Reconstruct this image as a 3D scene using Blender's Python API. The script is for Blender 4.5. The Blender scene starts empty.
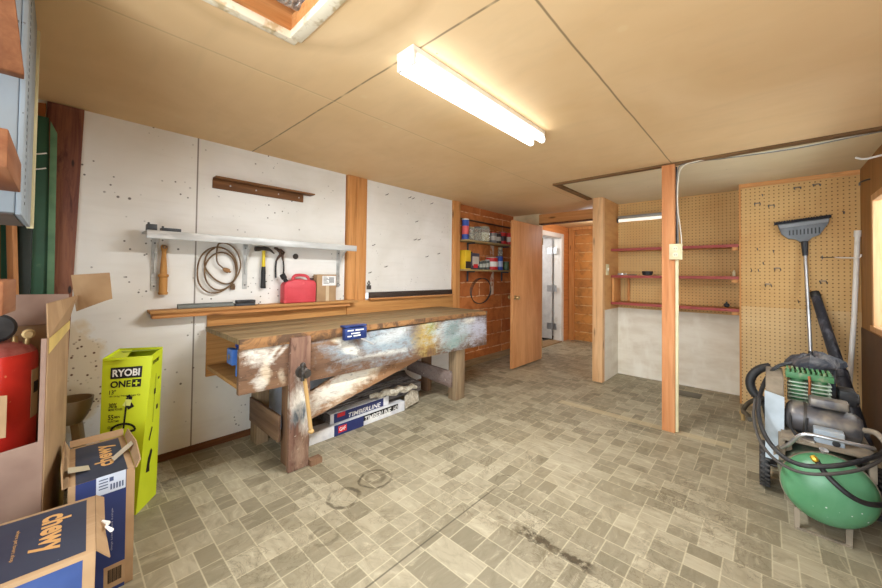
import bpy, bmesh, math, random
from mathutils import Vector, Matrix
random.seed(7)
scene = bpy.context.scene
COL = scene.collection
PI = math.pi

# ------------------------------------------------------------------ materials
def lin(c):
    r = []
    for x in c[:3]:
        x = x / 255.0
        r.append(x / 12.92 if x <= .04045 else ((x + .055) / 1.055) ** 2.4)
    return (r[0], r[1], r[2], 1.0)

class NG:
    def __init__(s, name):
        s.m = bpy.data.materials.new(name); s.m.use_nodes = True
        s.t = s.m.node_tree; s.b = s.t.nodes['Principled BSDF']
        s.tc = s.t.nodes.new('ShaderNodeTexCoord')
        s.obj = s.tc.outputs['Object']
    def n(s, kind, **kw):
        k = s.t.nodes.new(kind)
        for a, v in kw.items(): setattr(k, a, v)
        return k
    def link(s, a, b): s.t.links.new(a, b)
    def put(s, sock, v):
        if hasattr(v, 'is_output') or isinstance(v, bpy.types.NodeSocket): s.link(v, sock)
        else: sock.default_value = v
    def math(s, op, a, b=None, c=None, clamp=False):
        k = s.n('ShaderNodeMath', operation=op, use_clamp=clamp)
        s.put(k.inputs[0], a)
        if b is not None: s.put(k.inputs[1], b)
        if c is not None: s.put(k.inputs[2], c)
        return k.outputs[0]
    def xyz(s, v):
        k = s.n('ShaderNodeSeparateXYZ'); s.link(v, k.inputs[0]); return k.outputs
    def comb(s, x, y, z=0.0):
        k = s.n('ShaderNodeCombineXYZ')
        for i, v in enumerate((x, y, z)): s.put(k.inputs[i], v)
        return k.outputs[0]
    def scale(s, v, sc, off=(0, 0, 0)):
        k = s.n('ShaderNodeMapping'); s.link(v, k.inputs[0])
        if not hasattr(sc, '__len__'): sc = (sc, sc, sc)
        k.inputs['Scale'].default_value = sc; k.inputs['Location'].default_value = off
        return k.outputs[0]
    def noise(s, v, sc=1.0, detail=3.0, rough=.55, dist=0.0, off=(0, 0, 0)):
        k = s.n('ShaderNodeTexNoise'); s.link(s.scale(v, sc, off), k.inputs['Vector'])
        k.inputs['Scale'].default_value = 1.0; k.inputs['Detail'].default_value = detail
        k.inputs['Roughness'].default_value = rough; k.inputs['Distortion'].default_value = dist
        return k.outputs['Fac']
    def voro(s, v, sc=1.0, off=(0, 0, 0), rnd=1.0):
        k = s.n('ShaderNodeTexVoronoi'); s.link(s.scale(v, sc, off), k.inputs['Vector'])
        k.inputs['Scale'].default_value = 1.0; k.inputs['Randomness'].default_value = rnd
        return k.outputs['Distance'], k.outputs['Color']
    def white(s, v):
        k = s.n('ShaderNodeTexWhiteNoise', noise_dimensions='3D'); s.link(v, k.inputs[0]); return k.outputs[0]
    def ramp(s, f, lo, hi):
        k = s.n('ShaderNodeMapRange'); k.clamp = True; s.put(k.inputs[0], f)
        k.inputs[1].default_value = lo; k.inputs[2].default_value = hi
        return k.outputs[0]
    def mix(s, f, a, b):
        k = s.n('ShaderNodeMix', data_type='RGBA')
        s.put(k.inputs[0], f); s.put(k.inputs[6], a); s.put(k.inputs[7], b)
        return k.outputs[2]
    def bump(s, h, strength=.3, dist=.005):
        k = s.n('ShaderNodeBump'); k.inputs['Strength'].default_value = strength
        k.inputs['Distance'].default_value = dist; s.link(h, k.inputs['Height'])
        s.link(k.outputs[0], s.b.inputs['Normal'])
    def done(s, col, rough=.6, metal=0.0, spec=.4):
        s.put(s.b.inputs['Base Color'], col); s.put(s.b.inputs['Roughness'], rough)
        s.put(s.b.inputs['Metallic'], metal); s.b.inputs['Specular IOR Level'].default_value = spec
        return s.m

MATS = {}
def M(name, col, rough=.6, metal=0.0, layers=(), spec=.4, bump=0.0, bdist=.003):
    """plain paint/plastic/metal with optional wear layers: (colour, scale, lo, hi, detail, distortion)"""
    if name in MATS: return MATS[name]
    g = NG(name); c = lin(col)
    if not layers:
        layers = [(tuple(x * .9 for x in col), 9, .35, .75, 3, 0)]
    first = None
    for i, L in enumerate(layers):
        c2, sc, lo, hi = L[:4]; det = L[4] if len(L) > 4 else 3; di = L[5] if len(L) > 5 else 0
        f0 = g.noise(g.obj, sc, det, .6, di, (i * 3.7, i * 1.9, i * 5.3))
        if first is None: first = f0
        c = g.mix(g.ramp(f0, lo, hi), c, lin(c2))
    if bump: g.bump(first, bump, bdist)
    MATS[name] = g.done(c, rough, metal, spec); return MATS[name]

def wood(name, c1, c2, axis='z', dark=None, knots=True, rough=.65, grain=22, spec=.25, bump=.15):
    if name in MATS: return MATS[name]
    g = NG(name)
    st = {'x': (1.2, grain, grain), 'y': (grain, 1.2, grain), 'z': (grain, grain, 1.2)}[axis]
    f = g.noise(g.obj, st, 5, .6, .8)
    c = g.mix(g.ramp(f, .32, .68), lin(c1), lin(c2))
    st2 = tuple(x * 2.6 for x in st)
    f2 = g.noise(g.obj, st2, 2, .5, .3, (3, 1, 7))
    c = g.mix(g.math('MULTIPLY', g.ramp(f2, .55, .8), .45), c, lin(dark or tuple(x * .62 for x in c1)))
    if knots:
        ks = {'x': (2.2, 9, 9), 'y': (9, 2.2, 9), 'z': (9, 9, 2.2)}[axis]
        d, _ = g.voro(g.obj, ks)
        c = g.mix(g.math('MULTIPLY', g.ramp(d, .16, .07), .7), c, lin(tuple(x * .4 for x in c1)))
    if bump: g.bump(f2, bump, .002)
    MATS[name] = g.done(c, rough, 0, spec); return MATS[name]

def glow(name, col, strength):
    g = NG(name)
    g.b.inputs['Emission Color'].default_value = lin(col); g.b.inputs['Emission Strength'].default_value = strength
    MATS[name] = g.done(lin(col), .5); return MATS[name]

# ------------------------------------------------------------------ mesh builder (world coordinates)
class MB:
    def __init__(s, T=None): s.bm = bmesh.new(); s.T = T
    def v(s, p):
        p = Vector(p)
        return s.bm.verts.new(s.T @ p if s.T else p)
    def face(s, vs):
        try: return s.bm.faces.new(vs)
        except ValueError: return None
    def box(s, x0, x1, y0, y1, z0, z1):
        return s.hexa([(x0, y0, z0), (x1, y0, z0), (x1, y1, z0), (x0, y1, z0), (x0, y0, z1), (x1, y0, z1), (x1, y1, z1), (x0, y1, z1)])
    def hexa(s, P):
        a = [s.v(p) for p in P]
        for q in ((0, 3, 2, 1), (4, 5, 6, 7), (0, 1, 5, 4), (1, 2, 6, 5), (2, 3, 7, 6), (3, 0, 4, 7)): s.face([a[i] for i in q])
        return s
    def beam(s, p0, p1, w, h, up=(0, 0, 1)):
        p0, p1 = Vector(p0), Vector(p1); d = (p1 - p0).normalized(); up = Vector(up)
        side = d.cross(up).normalized(); u = side.cross(d).normalized()
        a = side * w / 2; b = u * h / 2
        return s.hexa([p0 - a - b, p0 + a - b, p1 + a - b, p1 - a - b, p0 - a + b, p0 + a + b, p1 + a + b, p1 - a + b])
    def prism(s, pts, vec):
        vec = Vector(vec); n = len(pts)
        a = [s.v(p) for p in pts]; b = [s.v(Vector(p) + vec) for p in pts]
        s.face(a[::-1]); s.face(b)
        for i in range(n): s.face([a[i], a[(i + 1) % n], b[(i + 1) % n], b[i]])
        return s
    def sheet(s, pts, t=.003):
        """thin solid panel from a planar polygon, thickness along its normal"""
        P = [Vector(p) for p in pts]; n = (P[1] - P[0]).cross(P[2] - P[0]).normalized()
        return s.prism(P, n * t)
    def rings(s, R, cap=True, closed=False):
        L = [[s.v(p) for p in r] for r in R]; n = len(L[0]); m = len(L)
        for i in range(m if closed else m - 1):
            A, B = L[i], L[(i + 1) % m]
            for j in range(n): s.face([A[j], A[(j + 1) % n], B[(j + 1) % n], B[j]])
        if cap and not closed: s.face(L[0][::-1]); s.face(L[-1])
        return s
    def frame(s, d):
        d = Vector(d).normalized(); u = Vector((0, 0, 1)) if abs(d.z) < .9 else Vector((1, 0, 0))
        a = d.cross(u).normalized(); return a, d.cross(a).normalized()
    def cyl(s, p0, p1, r0, r1=None, n=20):
        p0, p1 = Vector(p0), Vector(p1); a, b = s.frame(p1 - p0); r1 = r0 if r1 is None else r1
        c = [(math.cos(2 * PI * i / n), math.sin(2 * PI * i / n)) for i in range(n)]
        return s.rings([[p0 + (a * x + b * y) * r0 for x, y in c], [p1 + (a * x + b * y) * r1 for x, y in c]])
    def lathe(s, c, d, prof, n=24):
        """prof: list of (t along d, radius)"""
        c, d = Vector(c), Vector(d).normalized(); a, b = s.frame(d)
        cs = [(math.cos(2 * PI * i / n), math.sin(2 * PI * i / n)) for i in range(n)]
        return s.rings([[c + d * t + (a * x + b * y) * max(r, .0004) for x, y in cs] for t, r in prof])
    def tube(s, pts, r, n=8, closed=False, smooth=0):
        P = [Vector(p) for p in pts]
        for _ in range(smooth):
            Q = []
            m = len(P)
            for i in range(m if closed else m - 1):
                A, B = P[i], P[(i + 1) % m]; Q += [A * .75 + B * .25, A * .25 + B * .75]
            if not closed: Q = [P[0]] + Q + [P[-1]]
            P = Q
        R = []; m = len(P); up = None
        for i, p in enumerate(P):
            if closed: t = P[(i + 1) % m] - P[i - 1]
            else: t = P[min(i + 1, m - 1)] - P[max(i - 1, 0)]
            t.normalize()
            if up is None: up = s.frame(t)[0]
            up = (up - t * up.dot(t)).normalized(); w = t.cross(up)
            rr = r[i] if isinstance(r, (list, tuple)) else r
            R.append([p + (up * math.cos(2 * PI * k / n) + w * math.sin(2 * PI * k / n)) * rr for k in range(n)])
        return s.rings(R, closed=closed)
    def ball(s, c, r, sc=(1, 1, 1), n=16):
        c = Vector(c); R = []
        for i in range(n // 2 + 1):
            t = PI * i / (n // 2); rr = max(math.sin(t), .003)
            R.append([c + Vector((math.cos(2 * PI * k / n) * rr * r * sc[0], math.sin(2 * PI * k / n) * rr * r * sc[1], -math.cos(t) * r * sc[2])) for k in range(n)])
        return s.rings(R)
    def build(s, name, mat, parent=None, bevel=0.0, seg=2, smooth=True):
        bm = s.bm
        bmesh.ops.recalc_face_normals(bm, faces=bm.faces[:])
        off = Vector((0, 0, 0)); q = parent
        while q is not None: off = off + Vector(q.location); q = q.parent
        if off.length: bmesh.ops.translate(bm, verts=bm.verts[:], vec=-off)
        if bevel:
            es = [e for e in bm.edges if len(e.link_faces) == 2 and e.calc_face_angle(0) > .6]
            bmesh.ops.bevel(bm, geom=es, offset=bevel, segments=seg, affect='EDGES', profile=.5, clamp_overlap=True)
        if smooth:
            for f in bm.faces: f.smooth = True
            for e in bm.edges:
                if len(e.link_faces) != 2 or e.calc_face_angle(0) > .62: e.smooth = False
        me = bpy.data.meshes.new(name); bm.to_mesh(me); bm.free()
        if mat is not None: me.materials.append(mat)
        o = bpy.data.objects.new(name, me); COL.objects.link(o)
        if parent is not None: o.parent = parent
        return o

def tag(o, label, cat, group=None):
    o['label'] = label; o['category'] = cat
    if group: o['group'] = group
    return o
def thing(name, label, cat, loc=(0, 0, 0), group=None):
    o = bpy.data.objects.new(name, None); o.empty_display_size = .05
    COL.objects.link(o); o.location = loc
    return tag(o, label, cat, group)
def struct(o, label=None):
    o['kind'] = 'structure'
    if label: o['label'] = label
    return o
def copy_tree(o, parent=None):
    c = o.copy(); COL.objects.link(c); c.parent = parent
    for ch in [x for x in o.children]: copy_tree(ch, c)
    return c

# text on a face: corners bl, br, tr, tl; the text box is given in metres from the top-left corner
def face_map(corners, x, y, off):
    bl, br, tr, tl = [Vector(p) for p in corners]
    W = ((br - bl).length + (tr - tl).length) / 2; Hh = ((tl - bl).length + (tr - br).length) / 2
    u = x / W; v = 1 - y / Hh
    n = (br - bl).cross(tl - bl).normalized()
    return bl * (1 - u) * (1 - v) + br * u * (1 - v) + tr * u * v + tl * (1 - u) * v + n * off
def lettering(txt, corners, x, y, width, height, mat, parent, name='lettering', rot=0, bold=0.0, shear=0.0, off=.0012):
    """rot 0: reads left to right; rot 90: reads upwards (bottom to top); (x, y) is the top-left of the covered rectangle"""
    cu = bpy.data.curves.new('t', 'FONT'); cu.body = txt; cu.resolution_u = 3; cu.offset = bold; cu.shear = shear
    ob = bpy.data.objects.new('t', cu); COL.objects.link(ob)
    dg = bpy.context.evaluated_depsgraph_get(); dg.update()
    me = bpy.data.meshes.new_from_object(ob.evaluated_get(dg))
    bpy.data.objects.remove(ob); bpy.data.curves.remove(cu)
    xs = [v.co.x for v in me.vertices]; ys = [v.co.y for v in me.vertices]
    x0, x1, y0, y1 = min(xs), max(xs), min(ys), max(ys)
    po = Vector((0, 0, 0)); q = parent
    while q is not None: po = po + Vector(q.location); q = q.parent
    for v in me.vertices:
        a = (v.co.x - x0) / (x1 - x0); b = (v.co.y - y0) / (y1 - y0)
        if rot == 0: px, py = x + a * width, y + (1 - b) * height
        elif rot == 90: px, py = x + (1 - b) * width, y + (1 - a) * height
        else: px, py = x + b * width, y + a * height
        v.co = face_map(corners, px, py, off) - po
    me.name = name; me.materials.clear(); me.materials.append(mat)
    o = bpy.data.objects.new(name, me); COL.objects.link(o); o.parent = parent
    return o
def patch(corners, x, y, w, h, mat, parent, name, off=.0007, poly=None, mb=None):
    """a printed patch: rectangle, or polygon of (x, y) metres"""
    pts = poly or [(x, y), (x + w, y), (x + w, y + h), (x, y + h)]
    P = [face_map(corners, a, b, off) for a, b in pts]
    m = mb or MB(); vs = [m.v(p) for p in P]; m.face(vs)
    if mb: return mb
    return m.build(name, mat, parent)

# ------------------------------------------------------------------ materials used around
OAK1 = wood('fir_vertical', (186, 124, 66), (208, 152, 94), 'z')
OAKX = wood('fir_along_x', (190, 130, 74), (212, 156, 98), 'x')
OAKY = wood('fir_along_y', (180, 120, 66), (206, 150, 94), 'y')
OAKPALE = wood('fir_pale_vertical', (208, 160, 112), (226, 184, 138), 'z')
OLDY = wood('old_board_along_y', (132, 106, 74), (172, 144, 106), 'y', knots=False)
DKWOOD = wood('dark_brown_board_y', (84, 52, 32), (122, 80, 50), 'y', knots=False)
BLACK = M('black_rubber', (30, 30, 32), .55, layers=[((62, 60, 58), 14, .45, .8)])
DKGREY = M('dark_grey_plastic', (66, 70, 74), .5)
STEEL = M('brushed_steel', (186, 188, 190), .34, .85, [((120, 122, 124), (9, 9, 3), .5, .8)])
SILVER = M('galvanised_sheet', (196, 198, 196), .42, .25, [((150, 152, 150), (14, 3, 14), .45, .75), ((226, 226, 222), (20, 5, 20), .55, .8)])
WHITEP = M('white_enamel', (232, 230, 224), .4, layers=[((206, 200, 186), 6, .55, .85)])
CREAMP = M('cream_plastic', (224, 212, 170), .45)
BRASS = M('brass', (176, 150, 104), .4, .7)
KRAFT = M('kraft_card', (172, 142, 106), .85, layers=[((152, 122, 90), 5, .4, .7), ((188, 160, 124), (30, 2, 2), .55, .8)])
KRAFTGREY = M('kraft_card_inner', (156, 130, 114), .85, layers=[((138, 112, 98), 6, .4, .7)])
INK = M('black_ink', (22, 24, 22), .5)
WHITEINK = M('white_ink', (240, 240, 236), .5)
REDINK = M('red_ink', (205, 40, 46), .5)
GOLD = M('tan_ink', (206, 158, 98), .6)

# ------------------------------------------------------------------ the setting
CZ = 2.185
# floor: sheet vinyl printed as mixed rectangular stone tiles
def floor_material():
    g = NG('vinyl_stone_tiles'); X, Y, _ = g.xyz(g.obj)
    u = g.math('DIVIDE', X, .255); v = g.math('DIVIDE', Y, .255)
    row = g.math('FLOOR', v); u = g.math('ADD', u, g.math('MULTIPLY', row, .37)); cu = g.math('FLOOR', u)
    rnd = g.white(g.comb(cu, row, 1.5))
    nx = g.math('SUBTRACT', g.math('ADD', 2, g.math('GREATER_THAN', rnd, .62)), g.math('MULTIPLY', g.math('GREATER_THAN', rnd, .92), 2))
    ny = g.math('ADD', 2, g.math('LESS_THAN', rnd, .34))
    fu = g.math('MULTIPLY', g.math('SUBTRACT', u, cu), nx); fv = g.math('MULTIPLY', g.math('SUBTRACT', v, row), ny)
    iu = g.math('FLOOR', fu); iv = g.math('FLOOR', fv); lu = g.math('SUBTRACT', fu, iu); lv = g.math('SUBTRACT', fv, iv)
    du = g.math('DIVIDE', g.math('MULTIPLY', g.math('MINIMUM', lu, g.math('SUBTRACT', 1, lu)), .255), nx)
    dv = g.math('DIVIDE', g.math('MULTIPLY', g.math('MINIMUM', lv, g.math('SUBTRACT', 1, lv)), .255), ny)
    edge = g.math('MINIMUM', du, dv)
    tid = g.white(g.comb(g.math('ADD', g.math('MULTIPLY', cu, 7), iu), g.math('ADD', g.math('MULTIPLY', row, 11), iv), 4.0))
    c = g.mix(g.ramp(tid, 0, 1), lin((166, 157, 133)), lin((124, 116, 95)))
    # marbling, stretched differently from tile to tile
    sx = g.math('ADD', 4, g.math('MULTIPLY', tid, 14))
    mv = g.comb(g.math('ADD', g.math('MULTIPLY', X, sx), g.math('MULTIPLY', tid, 40)), g.math('MULTIPLY', Y, g.math('SUBTRACT', 22, sx)), tid)
    f = g.noise(mv, 1, 6, .65, 1.2)
    c = g.mix(g.math('MULTIPLY', g.ramp(f, .5, .75), .75), c, lin((112, 104, 82)))
    c = g.mix(g.math('MULTIPLY', g.ramp(f, .45, .25), .55), c, lin((202, 192, 164)))
    big = g.noise(g.obj, 1.3, 4, .6, .5)
    c = g.mix(g.math('MULTIPLY', g.ramp(big, .45, .7), .35), c, lin((140, 128, 100)))
    c = g.mix(g.math('MULTIPLY', g.ramp(edge, .0036, .0016), .5), c, lin((198, 188, 158)))
    # oil stains: two rings, a long smear, a split along a sheet joint
    wob = g.math('MULTIPLY', g.math('SUBTRACT', g.noise(g.obj, 16, 4, .6), .5), .09)
    def ring(cx, cy, R, w, gap=None):
        a = g.math('SUBTRACT', X, cx); b = g.math('SUBTRACT', Y, cy)
        d = g.math('ADD', g.math('SQRT', g.math('ADD', g.math('MULTIPLY', a, a), g.math('MULTIPLY', b, b))), wob)
        m = g.ramp(g.math('ABSOLUTE', g.math('SUBTRACT', d, R)), w, w * .45)
        return g.math('MULTIPLY', m, g.ramp(g.noise(g.obj, 13, 3), .35, .55))
    wob = g.math('MULTIPLY', wob, .45)
    for cx, cy, R, w, a in ((-1.757, 1.33, .095, .011, .75), (-1.765, 1.335, .05, .02, .5), (-1.735, 1.098, .085, .015, .75), (-1.15, 1.86, .075, .007, .45), (-1.55, .88, .06, .012, .4)):
        c = g.mix(g.math('MULTIPLY', ring(cx, cy, R, w), a), c, lin((66, 56, 40)))
    w2 = g.math('ADD', Y, g.math('MULTIPLY', wob, 2.6))
    sm = g.math('MULTIPLY', g.ramp(g.math('ABSOLUTE', g.math('SUBTRACT', w2, 1.563)), .034, .018), g.ramp(g.math('ABSOLUTE', g.math('SUBTRACT', X, -.73)), .2, .16))
    c = g.mix(g.math('MULTIPLY', sm, g.math('MULTIPLY', g.ramp(g.noise(g.obj, 24, 6, .7), .40, .52), .95)), c, lin((58, 48, 32)))
    sm2 = g.math('MULTIPLY', g.ramp(g.math('ABSOLUTE', g.math('SUBTRACT', g.math('ADD', w2, g.math('MULTIPLY', X, .1)), 1.44)), .09, .03), g.ramp(g.math('ABSOLUTE', g.math('SUBTRACT', X, -.85)), .32, .2))
    c = g.mix(g.math('MULTIPLY', sm2, g.math('MULTIPLY', g.ramp(g.noise(g.obj, 14, 6, .7, 1), .46, .58), .6)), c, lin((98, 86, 62)))
    for sc_, off_, amt in ((4.2, 0, .6), (7.5, 6, .5)):
        cr = g.ramp(g.math('ABSOLUTE', g.math('SUBTRACT', g.noise(g.obj, sc_, 7, .68, 1.2, (off_, off_, 0)), .5)), .018, .004)
        c = g.mix(g.math('MULTIPLY', g.math('MULTIPLY', cr, g.ramp(g.noise(g.obj, 1.6, 3, .6, 0, (off_, 3, 0)), .48, .62)), amt), c, lin((88, 78, 58)))
    gl = g.math('MULTIPLY', g.ramp(g.math('ABSOLUTE', g.math('ADD', X, 1.176)), .006, .002), g.ramp(g.math('ABSOLUTE', g.math('SUBTRACT', Y, 1.2)), .6, .52))
    c = g.mix(g.math('MULTIPLY', gl, .75), c, lin((66, 58, 44)))
    scum = g.math('MULTIPLY', g.ramp(g.noise(g.obj, 5.5, 8, .75, 1.5, (5, 2, 0)), .6, .68), g.ramp(g.noise(g.obj, 1.1, 2, .5, 0, (9, 0, 0)), .48, .6))
    c = g.mix(g.math('MULTIPLY', scum, .5), c, lin((76, 66, 48)))
    # worn pale strip where a partition once stood
    st = g.math('MULTIPLY', g.ramp(g.math('ABSOLUTE', g.math('SUBTRACT', Y, 3.40)), .05, .042), g.math('MULTIPLY', g.math('GREATER_THAN', X, -1.52), g.math('LESS_THAN', X, -.2)))
    c = g.mix(g.math('MULTIPLY', st, .6), c, lin((190, 174, 138)))
    g.bump(g.ramp(edge, .002, .005), .15, .001)
    return g.done(c, g.math('ADD', .42, g.math('MULTIPLY', f, .2)), 0, .35)
struct(MB().box(-4.6, .75, -.75, 6.95, -.06, 0).build('floor', floor_material(), smooth=False), 'worn vinyl floor printed as mixed stone tiles with oil stains')

def ceiling_material(name, base, alt, seams=True):
    g = NG(name); X, Y, _ = g.xyz(g.obj)
    f = g.noise(g.obj, 1.1, 4, .6, .4)
    c = g.mix(g.ramp(f, .35, .7), lin(base), lin(alt))
    f2 = g.noise(g.obj, (2.5, 9, 1), 4, .6, .3)
    c = g.mix(g.math('MULTIPLY', g.ramp(f2, .5, .8), .3), c, lin(tuple(x * .88 for x in base)))
    d, _ = g.voro(g.obj, 5.0); m = g.noise(g.obj, 3, 2, .5, 0, (4, 4, 0))
    c = g.mix(g.math('MULTIPLY', g.math('MULTIPLY', g.ramp(d, .035, .018), g.ramp(m, .5, .56)), .8), c, lin((70, 52, 34)))
    d, _ = g.voro(g.obj, 2.6, (3, 8, 1))
    c = g.mix(g.math('MULTIPLY', g.ramp(d, .07, .04), .35), c, lin((226, 204, 160)))
    if seams:
        wob = g.math('MULTIPLY', g.math('SUBTRACT', g.noise(g.obj, 3, 2), .5), .012)
        s1 = g.ramp(g.math('ABSOLUTE', g.math('ADD', g.math('SUBTRACT', Y, .99), wob)), .0065, .003)
        s1 = g.math('MULTIPLY', s1, g.ramp(g.noise(g.obj, (7, 1, 1), 2), .3, .5))
        c = g.mix(g.math('MULTIPLY', s1, .7), c, lin((82, 66, 44)))
        s2 = g.math('MULTIPLY', g.ramp(g.math('ABSOLUTE', g.math('ADD', g.math('ADD', X, .573), wob)), .006, .0025), g.math('GREATER_THAN', Y, .99))
        c = g.mix(g.math('MULTIPLY', s2, .7), c, lin((92, 74, 50)))
        s3 = g.ramp(g.math('ABSOLUTE', g.math('ADD', g.math('ADD', X, 1.735), wob)), .0055, .0025)
        c = g.mix(g.math('MULTIPLY', s3, g.math('MULTIPLY', g.ramp(g.noise(g.obj, (1, 3, 1), 2), .35, .6), .55)), c, lin((228, 204, 156)))
        s4 = g.ramp(g.math('ABSOLUTE', g.math('ADD', g.math('ADD', X, 1.724), wob)), .006, .003)
        c = g.mix(g.math('MULTIPLY', s4, .22), c, lin((100, 80, 52)))
        # water ring beside the hatch and old filler spots
        a = g.math('ADD', X, 1.02); b = g.math('SUBTRACT', Y, .38)
        dd = g.math('ADD', g.math('SQRT', g.math('ADD', g.math('MULTIPLY', a, a), g.math('MULTIPLY', b, b))), g.math('MULTIPLY', g.noise(g.obj, 3, 3), .12))
        c = g.mix(g.math('MULTIPLY', g.ramp(g.math('ABSOLUTE', g.math('SUBTRACT', dd, .52)), .06, .0), .22), c, lin((138, 98, 50)))
    return g.done(c, .62, 0, .25)
CEIL = ceiling_material('tan_hardboard_ceiling', (226, 196, 152), (214, 180, 132))
m = MB()
hx0, hx1, hy0, hy1 = -1.385, -.78, -.02, .60      # attic hatch opening
m.box(-3.05, hx0, -.75, 3.42, CZ, CZ + .02); m.box(hx1, .75, -.75, 3.42, CZ, CZ + .02)
m.box(hx0, hx1, -.75, hy0, CZ, CZ + .02); m.box(hx0, hx1, hy1, 3.42, CZ, CZ + .02)
m.box(-3.05, -1.55, 3.42, 6.95, CZ, CZ + .02)
struct(m.build('ceiling', CEIL, smooth=False), 'tan hardboard ceiling with taped seams and an attic hatch')
CEIL2 = ceiling_material('pale_panel_ceiling', (222, 208, 176), (212, 194, 156), False)
struct(MB().box(-1.55, .75, 3.42, 5.05, CZ, CZ + .02).build('ceiling', CEIL2, smooth=False), 'paler ceiling panel over the closet end')
DKTRIM = wood('dark_batten', (96, 70, 42), (126, 94, 58), 'x', knots=False)
m = MB().box(-1.60, .587, 3.385, 3.435, CZ - .018, CZ - .0005)
m.box(-1.60, -1.545, 3.435, 4.33, CZ - .018, CZ - .0005)
struct(m.build('trim_1', DKTRIM), 'dark brown ceiling batten around the paler panel')

# attic above the hatch
g = NG('attic_boards'); X, Y, Z = g.xyz(g.obj)
f = g.noise(g.obj, (22, 2, 3), 4, .6, .5); c = g.mix(g.ramp(f, .3, .7), lin((176, 84, 34)), lin((226, 134, 66)))
fr = g.math('FRACT', g.math('DIVIDE', X, .13)); c = g.mix(g.ramp(fr, .06, .03), c, lin((70, 32, 16)))
ATTIC = g.done(c, .7)
struct(MB().box(-2.4, -.2, -.75, 1.3, 2.62, 2.64).build('ceiling_attic', ATTIC), 'orange roof boards inside the attic hatch')
struct(MB().box(-1.43, -1.39, -.75, 1.3, CZ + .022, 2.60).box(-.77, -.73, -.75, 1.3, CZ + .022, 2.60).box(-1.399, -.771, .605, .645, CZ + .021, 2.28).build('trim_2', OAKY), 'rafters beside the attic hatch')
g = NG('foil_wrap'); f = g.noise(g.obj, 14, 4, .7, 1); c = g.mix(g.ramp(f, .4, .6), lin((96, 96, 96)), lin((196, 196, 192)))
g.bump(f, .8, .02); FOIL = g.done(c, .35, .5)
pipe = MB().tube([(-1.33, .80, 2.30), (-1.335, .64, 2.31), (-1.32, .50, 2.29), (-1.27, .34, 2.30), (-1.25, .1, 2.30), (-1.2, -.3, 2.32)], .036, 12, smooth=2).build('attic_duct', FOIL)
tag(pipe, 'grey foil wrapped duct inside the ceiling hatch', 'duct')
PEEL = M('peeling_white_paint', (226, 216, 192), .6, layers=[((190, 170, 132), 16, .5, .62), ((120, 96, 64), 30, .66, .72)])
m = MB(); w = .028
m.box(hx0 - w, hx0 + .005, hy0 - w, hy1 + w, CZ - .009, CZ + .0225); m.box(hx1 - .005, hx1 + w, hy0 - w, hy1 + w, CZ - .009, CZ + .0225)
m.box(hx0 + .0055, hx1 - .0055, hy1 - .005, hy1 + w + .012, CZ - .0088, CZ + .0223); m.box(hx0 + .0055, hx1 - .0055, hy0 - w, hy0 + .005, CZ - .0088, CZ + .0223)
struct(m.build('trim_3', PEEL, bevel=.002), 'peeling white frame of the attic hatch')

# left wall: white panels with nail holes, joints and a grubby speckled patch
def panel_white(name, seam=None, speck=1.0):
    g = NG(name); X, Y, Z = g.xyz(g.obj)
    f = g.noise(g.obj, 1.6, 4, .6, .4)
    c = g.mix(g.ramp(f, .35, .75), lin((232, 231, 226)), lin((216, 214, 206)))
    f2 = g.noise(g.obj, (1, 2, 18), 3, .6); c = g.mix(g.math('MULTIPLY', g.ramp(f2, .5, .8), .25), c, lin((200, 196, 186)))
    for sc, r, dens, off in ((15, .15, .56, 0), (26, .18, .57, 3), (9, .075, .53, 7), (19, .13, .56, 11)):
        d, _ = g.voro(g.obj, sc, (off, off * 2, off)); mm = g.noise(g.obj, 2.4, 3, .6, 0, (off, 1, off))
        c = g.mix(g.math('MULTIPLY', g.math('MULTIPLY', g.ramp(d, r, r * .6), g.ramp(mm, dens, dens + .05)), .85 * speck), c, lin((52, 42, 34)))
    if seam is not None:
        s = g.ramp(g.math('ABSOLUTE', g.math('SUBTRACT', Y, seam)), .006, .003)
        c = g.mix(g.math('MULTIPLY', s, .8), c, lin((88, 76, 62)))
        # rough bare patch low in the corner
        a = g.math('DIVIDE', g.math('SUBTRACT', Y, .02), .2); b = g.math('DIVIDE', g.math('SUBTRACT', Z, .62), .36)
        dd = g.math('ADD', g.math('SQRT', g.math('ADD', g.math('MULTIPLY', a, a), g.math('MULTIPLY', b, b))), g.math('MULTIPLY', g.noise(g.obj, 12, 4), .6))
        pm = g.ramp(dd, 1.28, 1.15)
        c = g.mix(g.math('MULTIPLY', pm, .7), c, lin((206, 184, 140)))
        d, _ = g.voro(g.obj, 40); c = g.mix(g.math('MULTIPLY', pm, g.math('MULTIPLY', g.ramp(d, .3, .16), g.ramp(g.noise(g.obj, 9, 2), .42, .5))), c, lin((92, 56, 34)))
    return g.done(c, .55, 0, .3)
WP = panel_white('white_wall_panel', .637)
WX = -2.93
struct(MB().box(-3.05, WX, -.75, 1.82, 0, CZ).box(-3.05, WX, 2.05, 3.352, 0, .99).build('wall_left', WP, smooth=False), 'white panelled wall behind the workbench')
WP2 = panel_white('white_upper_panel', None, .35)
struct(MB().box(-3.05, WX + .006, 2.05, 3.325, 1.055, CZ).build('wall_left', WP2, smooth=False), 'clean white wall panel right of the wood post')
m = MB().box(-3.05, WX + .004, 3.326, 3.352, 1.045, CZ); struct(m.build('trim_4', WHITEP), 'white edge strip of the right wall panel')
m = MB().box(-3.05, WX + .022, 1.835, 1.925, 0, CZ).box(-3.05, WX + .02, 1.928, 2.05, 0, CZ)
struct(m.build('trim_5', OAK1, bevel=.003), 'bare doubled wood post in the left wall')
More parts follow.
